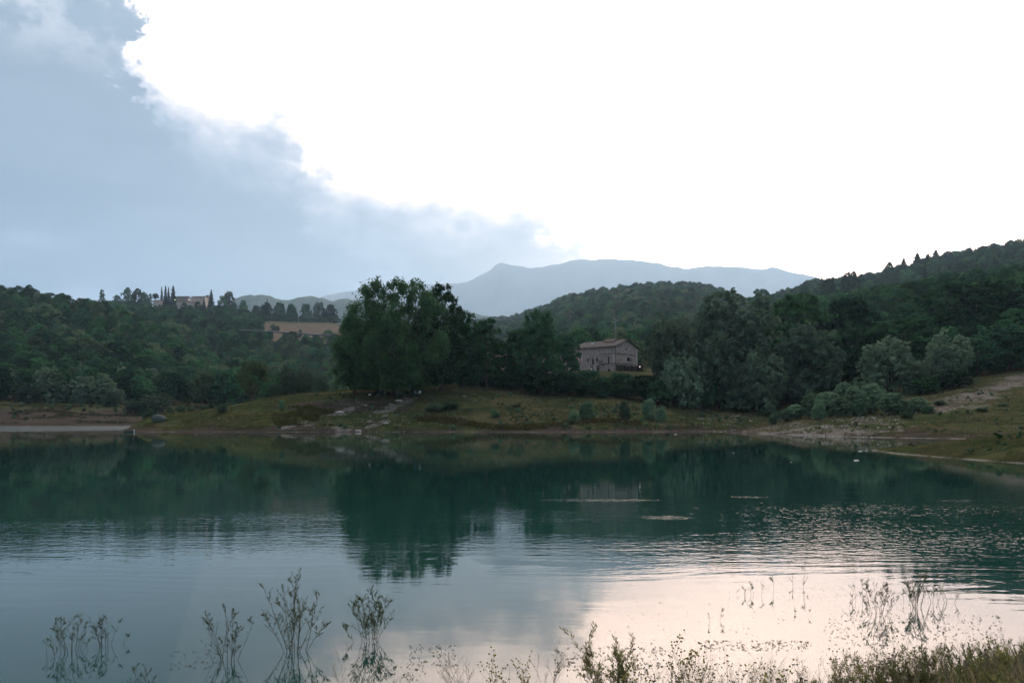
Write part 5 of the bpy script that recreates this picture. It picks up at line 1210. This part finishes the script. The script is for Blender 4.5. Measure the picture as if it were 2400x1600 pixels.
SH = (
 (104, 1500, 1532, 12, 'thin flooded shoot at the far left', 1, .05, .8), (128, 1498, 1536, 14, 'second thin flooded shoot from the left', 1, .05, .8),
 (165, 1440, 1524, 80, 'fan shaped flooded willow, leftmost big one', 7, .05, .8), (213, 1488, 1520, 26, 'little forked shoot between the fan shaped and the slanted willow', 2, .045, .7), (248, 1438, 1512, 66, 'slanted sparse willow right of the fan shaped one', 4, .05, .7),
 (532, 1418, 1546, 140, 'wide open branched willow in the water, middle of the left half', 6, .055, .8), (668, 1348, 1524, 36, 'straight tall stem of the tallest flooded willow', 1, .06, .9),
 (690, 1352, 1526, 120, 'tallest bushy flooded willow', 8, .06, 1.1), (868, 1382, 1502, 100, 'dense leafy flooded willow with drooping sides', 8, .066, 1.3),
 (330, 1568, 1640, 60, 'low leafy shoot at the bottom edge left of the middle', 6, .05, .8),
 (1717, 1382, 1393, 14, 'tiny sprig leftmost on the pink water', 2, .04, .7), (1755, 1362, 1393, 24, 'small slanting sprig on the pink water', 2, .045, .9), (1776, 1361, 1393, 20, 'curly small sprig right of the slanting one', 2, .045, .8),
 (1818, 1354, 1388, 18, 'single stalk with leafy head on the pink water', 1, .06, .9), (1860, 1347, 1372, 12, 'slender sprig left of the tallest single stalk', 1, .04, .7), (1880, 1322, 1376, 20, 'tallest single stalk on the pink water', 1, .055, .9),
 (1877, 1420, 1438, 18, 'bent sprig close below the tallest single stalk', 2, .045, .8), (1676, 1422, 1452, 34, 'leaning leafy sprig nearest the middle', 2, .055, .8), (1994, 1365, 1414, 12, 'upright stalk first of the right hand shoots', 1, .05, 1.0),
 (1986, 1411, 1425, 12, 'small leafy knot beside the upright stalk', 1, .045, 1.0), (2008, 1376, 1402, 16, 'short curved shoot behind the upright stalk', 1, .045, .8), (2024, 1351, 1402, 22, 'slim shoot with bushy head on the right', 2, .05, .9),
 (2062, 1362, 1438, 66, 'wide leafy shoot cluster on the right', 6, .06, .9), (2150, 1345, 1424, 60, 'densest tall shoot cluster on the right', 7, .06, .9), (2188, 1350, 1410, 40, 'thinner shoots joined right of the densest cluster', 3, .055, .8),
 (2122, 1382, 1410, 18, 'faint thin shoot left of the densest cluster', 2, .04, .5), (2224, 1350, 1412, 34, 'last sparse shoot before the green bank', 3, .05, .7), (2200, 1395, 1408, 10, 'tiny sprig under the last sparse shoots', 1, .04, .6),
 (940, 1556, 1576, 22, 'low leafy sprig at the bottom right of the dense flooded willow', 2, .05, .8), (962, 1560, 1572, 16, 'smaller sprig beside the low leafy sprig', 1, .04, .7),
 (1484, 1484, 1508, 12, 'single leafy stalk rising above the brown weeds', 1, .045, 1.3), (1452, 1496, 1508, 6, 'tiny leafy stalk left of the single stalk', 1, .035, .8))
for i, (px, yt, yw, wp, lab, ns, lf, dn) in enumerate(SH): shoot(px, yt, yw, wp, lab, ns + (4 if px in bigs else 0), 100 + i, lf * .9, dn * 1.35, bare=.02)

# weeds on the near bank
def weed(kind, x, y, h, seed, name='weed', label=None, cat='plant', group=None, base=None):
    r = random.Random(seed); z = gz(x, y) if base is None else base; z = max(z, -.12); e = None; ms = MB(); hd = MB(); LV = []
    def stem(p, d, L, rad, depth):
        pts = [Vector(p)]; d = Vector(d).normalized(); n = 4
        for i in range(n): d = (d + Vector((r.uniform(-.1, .1), r.uniform(-.1, .1), r.uniform(-.03, .08)))).normalized(); pts.append(pts[-1] + d * (L / n))
        ms.tube(pts, [rad * (1 - .6 * i / n) for i in range(n + 1)], 3)
        if depth < (3 if kind == 'twiggy' else 2):
            for i in range(1, n + 1):
                for _ in range(2 if kind != 'stalk' else 1):
                    if r.random() < (.42 if kind in ('button', 'seed') else .55): a = r.uniform(0, 6.28); stem(pts[i], d * 1.1 + Vector((math.cos(a), math.sin(a), .2)) * (.55 if kind == 'twiggy' else .7), L * r.uniform(.28, .5), rad * .6, depth + 1)
        if kind == 'button' and depth >= 1: hd.ball(pts[-1], .0095, 6, 4)
        if kind in ('seed', 'stalk'):
            for _ in range(2): hd.ball(pts[-1] + Vector((r.uniform(-.01, .01), r.uniform(-.01, .01), 0)), r.uniform(.003, .008), 4, 3)
        if kind == 'leafy':
            for q in pts[1:]:
                for _ in range(3):
                    a = r.uniform(0, 6.28); dd = (Vector((math.cos(a), math.sin(a), r.uniform(0, 1))) + d * .5).normalized(); sd = dd.cross(Vector((0, 0, 1))).normalized(); Lf = r.uniform(.02, .055)
                    LV.append((q, q + dd * Lf * .5 + sd * Lf * .12, q + dd * Lf, q + dd * Lf * .5 - sd * Lf * .12))
    n0 = {'button': 3, 'twiggy': 3, 'seed': 2, 'stalk': 1, 'leafy': 3}[kind]
    for k in range(n0): stem((0, 0, -.05), (r.uniform(-.4, .4), r.uniform(-.4, .4), 1), h * r.uniform(.62, .8), .0028, 0)
    return z, ms, hd, LV
mat('flower_yellow', (.30, .25, .03), .8, noisy((.18, .16, .02), (.36, .30, .05), 60))
mat('seed_brown', (.06, .04, .03), .9, noisy((.07, .05, .035), (.15, .11, .07), 60))
protos = {}
def place_weed(kind, x, y, h, seed, label, group, name, var=4):
    key = (kind, seed % var)
    if key not in protos:
        z, ms, hd, LV = weed(kind, x, y, .6, seed % var + {'button': 0, 'twiggy': 40, 'seed': 80, 'stalk': 120, 'leafy': 160}[kind])
        st_ = ms.mesh('stem', 'stem_dry' if kind != 'leafy' else 'stem_brown')
        hm = hd.mesh('flower_head' if kind == 'button' else 'seed_head', 'flower_yellow' if kind == 'button' else 'seed_brown') if hd.v else None
        lm = mesh_np('leaves', [tuple(q) for l in LV for q in l], np.arange(len(LV) * 4).reshape(-1, 4), 4, ['leaf_weed']) if LV else None
        protos[key] = (st_, hm, lm)
    st_, hm, lm = protos[key]; z = max(gz(x, y), -.10); e = empty(name, (x, y, z), random.random() * 6.28, h / .6); tag(e, label, 'plant', group)
    link(bpy.data.objects.new('stem', st_), e)
    if hm: tag(link(bpy.data.objects.new('flower_head' if kind == 'button' else 'seed_head', hm), e), kind='stuff')
    if lm: link(bpy.data.objects.new('leaves', lm), e)
def near_at(px, D): return (px - 1200) / F * D
# single plants one can point at
for px, D, h, kind, lab in (
 (1150, 8.6, .55, 'button', 'left plant with round yellow heads at the bottom edge'), (1185, 8.5, .66, 'button', 'tallest plant of the left yellow button clump'), (1222, 8.6, .54, 'button', 'right plant of the left yellow button clump'), (1240, 8.4, .50, 'button', 'low yellow button plant at the right of its clump'),
 (1575, 8.7, .66, 'button', 'left plant of the dark button clump on the right'), (1600, 8.7, .72, 'button', 'tallest dark button plant right of the middle'), (1625, 8.8, .66, 'button', 'right plant of the dark button clump'),
 (1069, 8.7, .66, 'twiggy', 'bare fan of dry twigs at the bottom left of the yellow buttons'), (1085, 8.8, .6, 'twiggy', 'second bare fan of dry twigs beside the first'), (1285, 8.6, .66, 'twiggy', 'leaning bare twigs right of the yellow buttons'), (812, 8.9, .55, 'twiggy', 'thin forked dry twigs left of the dense flooded willow foot')):
    place_weed(kind, near_at(px, D), D, h, px, lab, None, 'button_plant' if kind == 'button' else 'dry_twig_plant')
for px, D, h, lab in ((1410, 8.8, .72, 'dark leafy clump with a shoot pointing up left'), (1440, 8.7, .62, 'dark leafy clump right next to the pointing shoot'), (1470, 8.7, .58, 'dark leafy clump at the foot of the single stalk'), (1380, 8.5, .5, 'low leafy clump left of the dark ones')):
    place_weed('leafy', near_at(px, D), D, h, px, lab, None, 'leafy_weed')
# the many
WH = lambda px: next(w for m, w in ((1500, ' below the single leafy stalk'), (1700, ' around the dark button clump'), (1900, ' below the pink water sprigs'), (2060, ' left of the wide shoot cluster'), (2180, ' below the densest shoot cluster'), (2300, ' right of the last sparse shoot'), (9999, ' in the bottom right corner')) if px < m)
cnt_ = 0; rr_ = random.Random(5)
while cnt_ < 285:
    px = rr_.uniform(1250, 2520); dens = np.interp(px, [1250, 1400, 1500, 1800, 2100, 2400], [.04, .2, .25, .45, .9, 1]);
    if rr_.random() > dens: continue
    D = rr_.uniform(7.2, np.interp(px, [1250, 1600, 2000, 2400], [8.6, 9.1, 10.2, 11.2])); x = near_at(px, D)
    kind = rr_.choice(['seed', 'seed', 'stalk', 'stalk', 'stalk', 'twiggy', 'twiggy', 'button' if px < 1900 else 'leafy'])
    yt = np.interp(px, [1250, 1500, 1700, 1900, 2100, 2400], [1570, 1535, 1530, 1540, 1515, 1485]) + abs(rr_.gauss(0, 30)) - (30 if kind == 'stalk' else 0)
    z0 = max(gz(x, D), -.1); h = min(.85, max(.2, zof(D, yt) - z0))
    place_weed(kind, x, D, h, rr_.randrange(1000), {'seed': 'dry seed headed weed on the near bank', 'stalk': 'single dry stalk on the near bank', 'twiggy': 'bare twiggy weed on the near bank', 'leafy': 'leafy weed on the near bank', 'button': 'button headed weed on the near bank'}[kind] + WH(px), {'seed': 'seed headed weeds', 'stalk': 'dry stalks', 'twiggy': 'twiggy weeds', 'leafy': 'leafy weeds', 'button': 'button headed weeds'}[kind] + WH(px), {'seed': 'seed_weed', 'stalk': 'dry_stalk', 'twiggy': 'dry_twig_plant', 'leafy': 'leafy_weed', 'button': 'button_plant'}[kind], 6)
    cnt_ += 1
# grass sward of the near bank
r_ = np.random.default_rng(77); n = 5200; px = r_.uniform(1180, 2700, n) ; D = r_.uniform(6.2, 10.8, n); x = (px - 1200) / F * D
keep = (r_.random(n) < np.interp(px, [1180, 1500, 1900, 2200, 2500], [.05, .25, .45, 1, 1])) & (D < shoreN(x) + np.interp(px, [1180, 2000, 2500], [.1, .3, .9])); s_ = np.stack([x[keep], D[keep]], -1)
hh_ = (np.interp(px[keep], [1180, 1700, 2100, 2500], [.10, .14, .34, .50]) * r_.uniform(.5, 1.1, keep.sum()))
half = len(s_) // 2
tufts('grass', s_[:half], hh_[:half], 'grass_green', 14, 21, .18, .0045, .22); tufts('dry_grass', s_[half:], hh_[half:], 'grass_dry', 12, 22, .18, .0035, .22)
# floating leaves and bits
mb = MB(); r_ = random.Random(9)
def bits(px0, px1, y0, y1, n, s):
    for _ in range(n):
        px = r_.uniform(px0, px1); yy = r_.uniform(y0, y1) ; D = CAMZ * F / (yy - HOR); x = near_at(px, D); a = r_.uniform(0, 3.14); L = r_.uniform(.4, 1) * s; w = L * .3
        mb.prism([(x - L * math.cos(a), D - L * math.sin(a), .004), (x + w * math.sin(a), D - w * math.cos(a), .004), (x + L * math.cos(a), D + L * math.sin(a), .004), (x - w * math.sin(a), D + w * math.cos(a), .004)], (0, 0, .004))
bits(960, 1080, 1510, 1560, 90, .02); bits(1650, 1900, 1500, 1525, 170, .022); bits(1930, 2100, 1430, 1520, 150, .02); bits(2040, 2350, 1440, 1500, 200, .022); bits(1300, 1560, 1515, 1590, 260, .025); bits(870, 1000, 1560, 1595, 60, .02); bits(400, 520, 1525, 1570, 40, .02); bits(1400, 2300, 1380, 1550, 160, .015)
tag(mb.build('floating_leaves', 'stem_brown'), kind='stuff')
mb = MB()
for px, yy, s in ((2007, 1079, .2), (2016, 1057, .18), (2030, 1056, .12), (1854, 1083, .07), (1719, 1061, .10), (1583, 1018, .28)):
    D = CAMZ * F / (yy - HOR); mb.ball((near_at(px, D), D, .01), s, 8, 4, sq=(1, .5, .16))
tag(mb.build('floating_foam', 'white_paint'), kind='stuff')
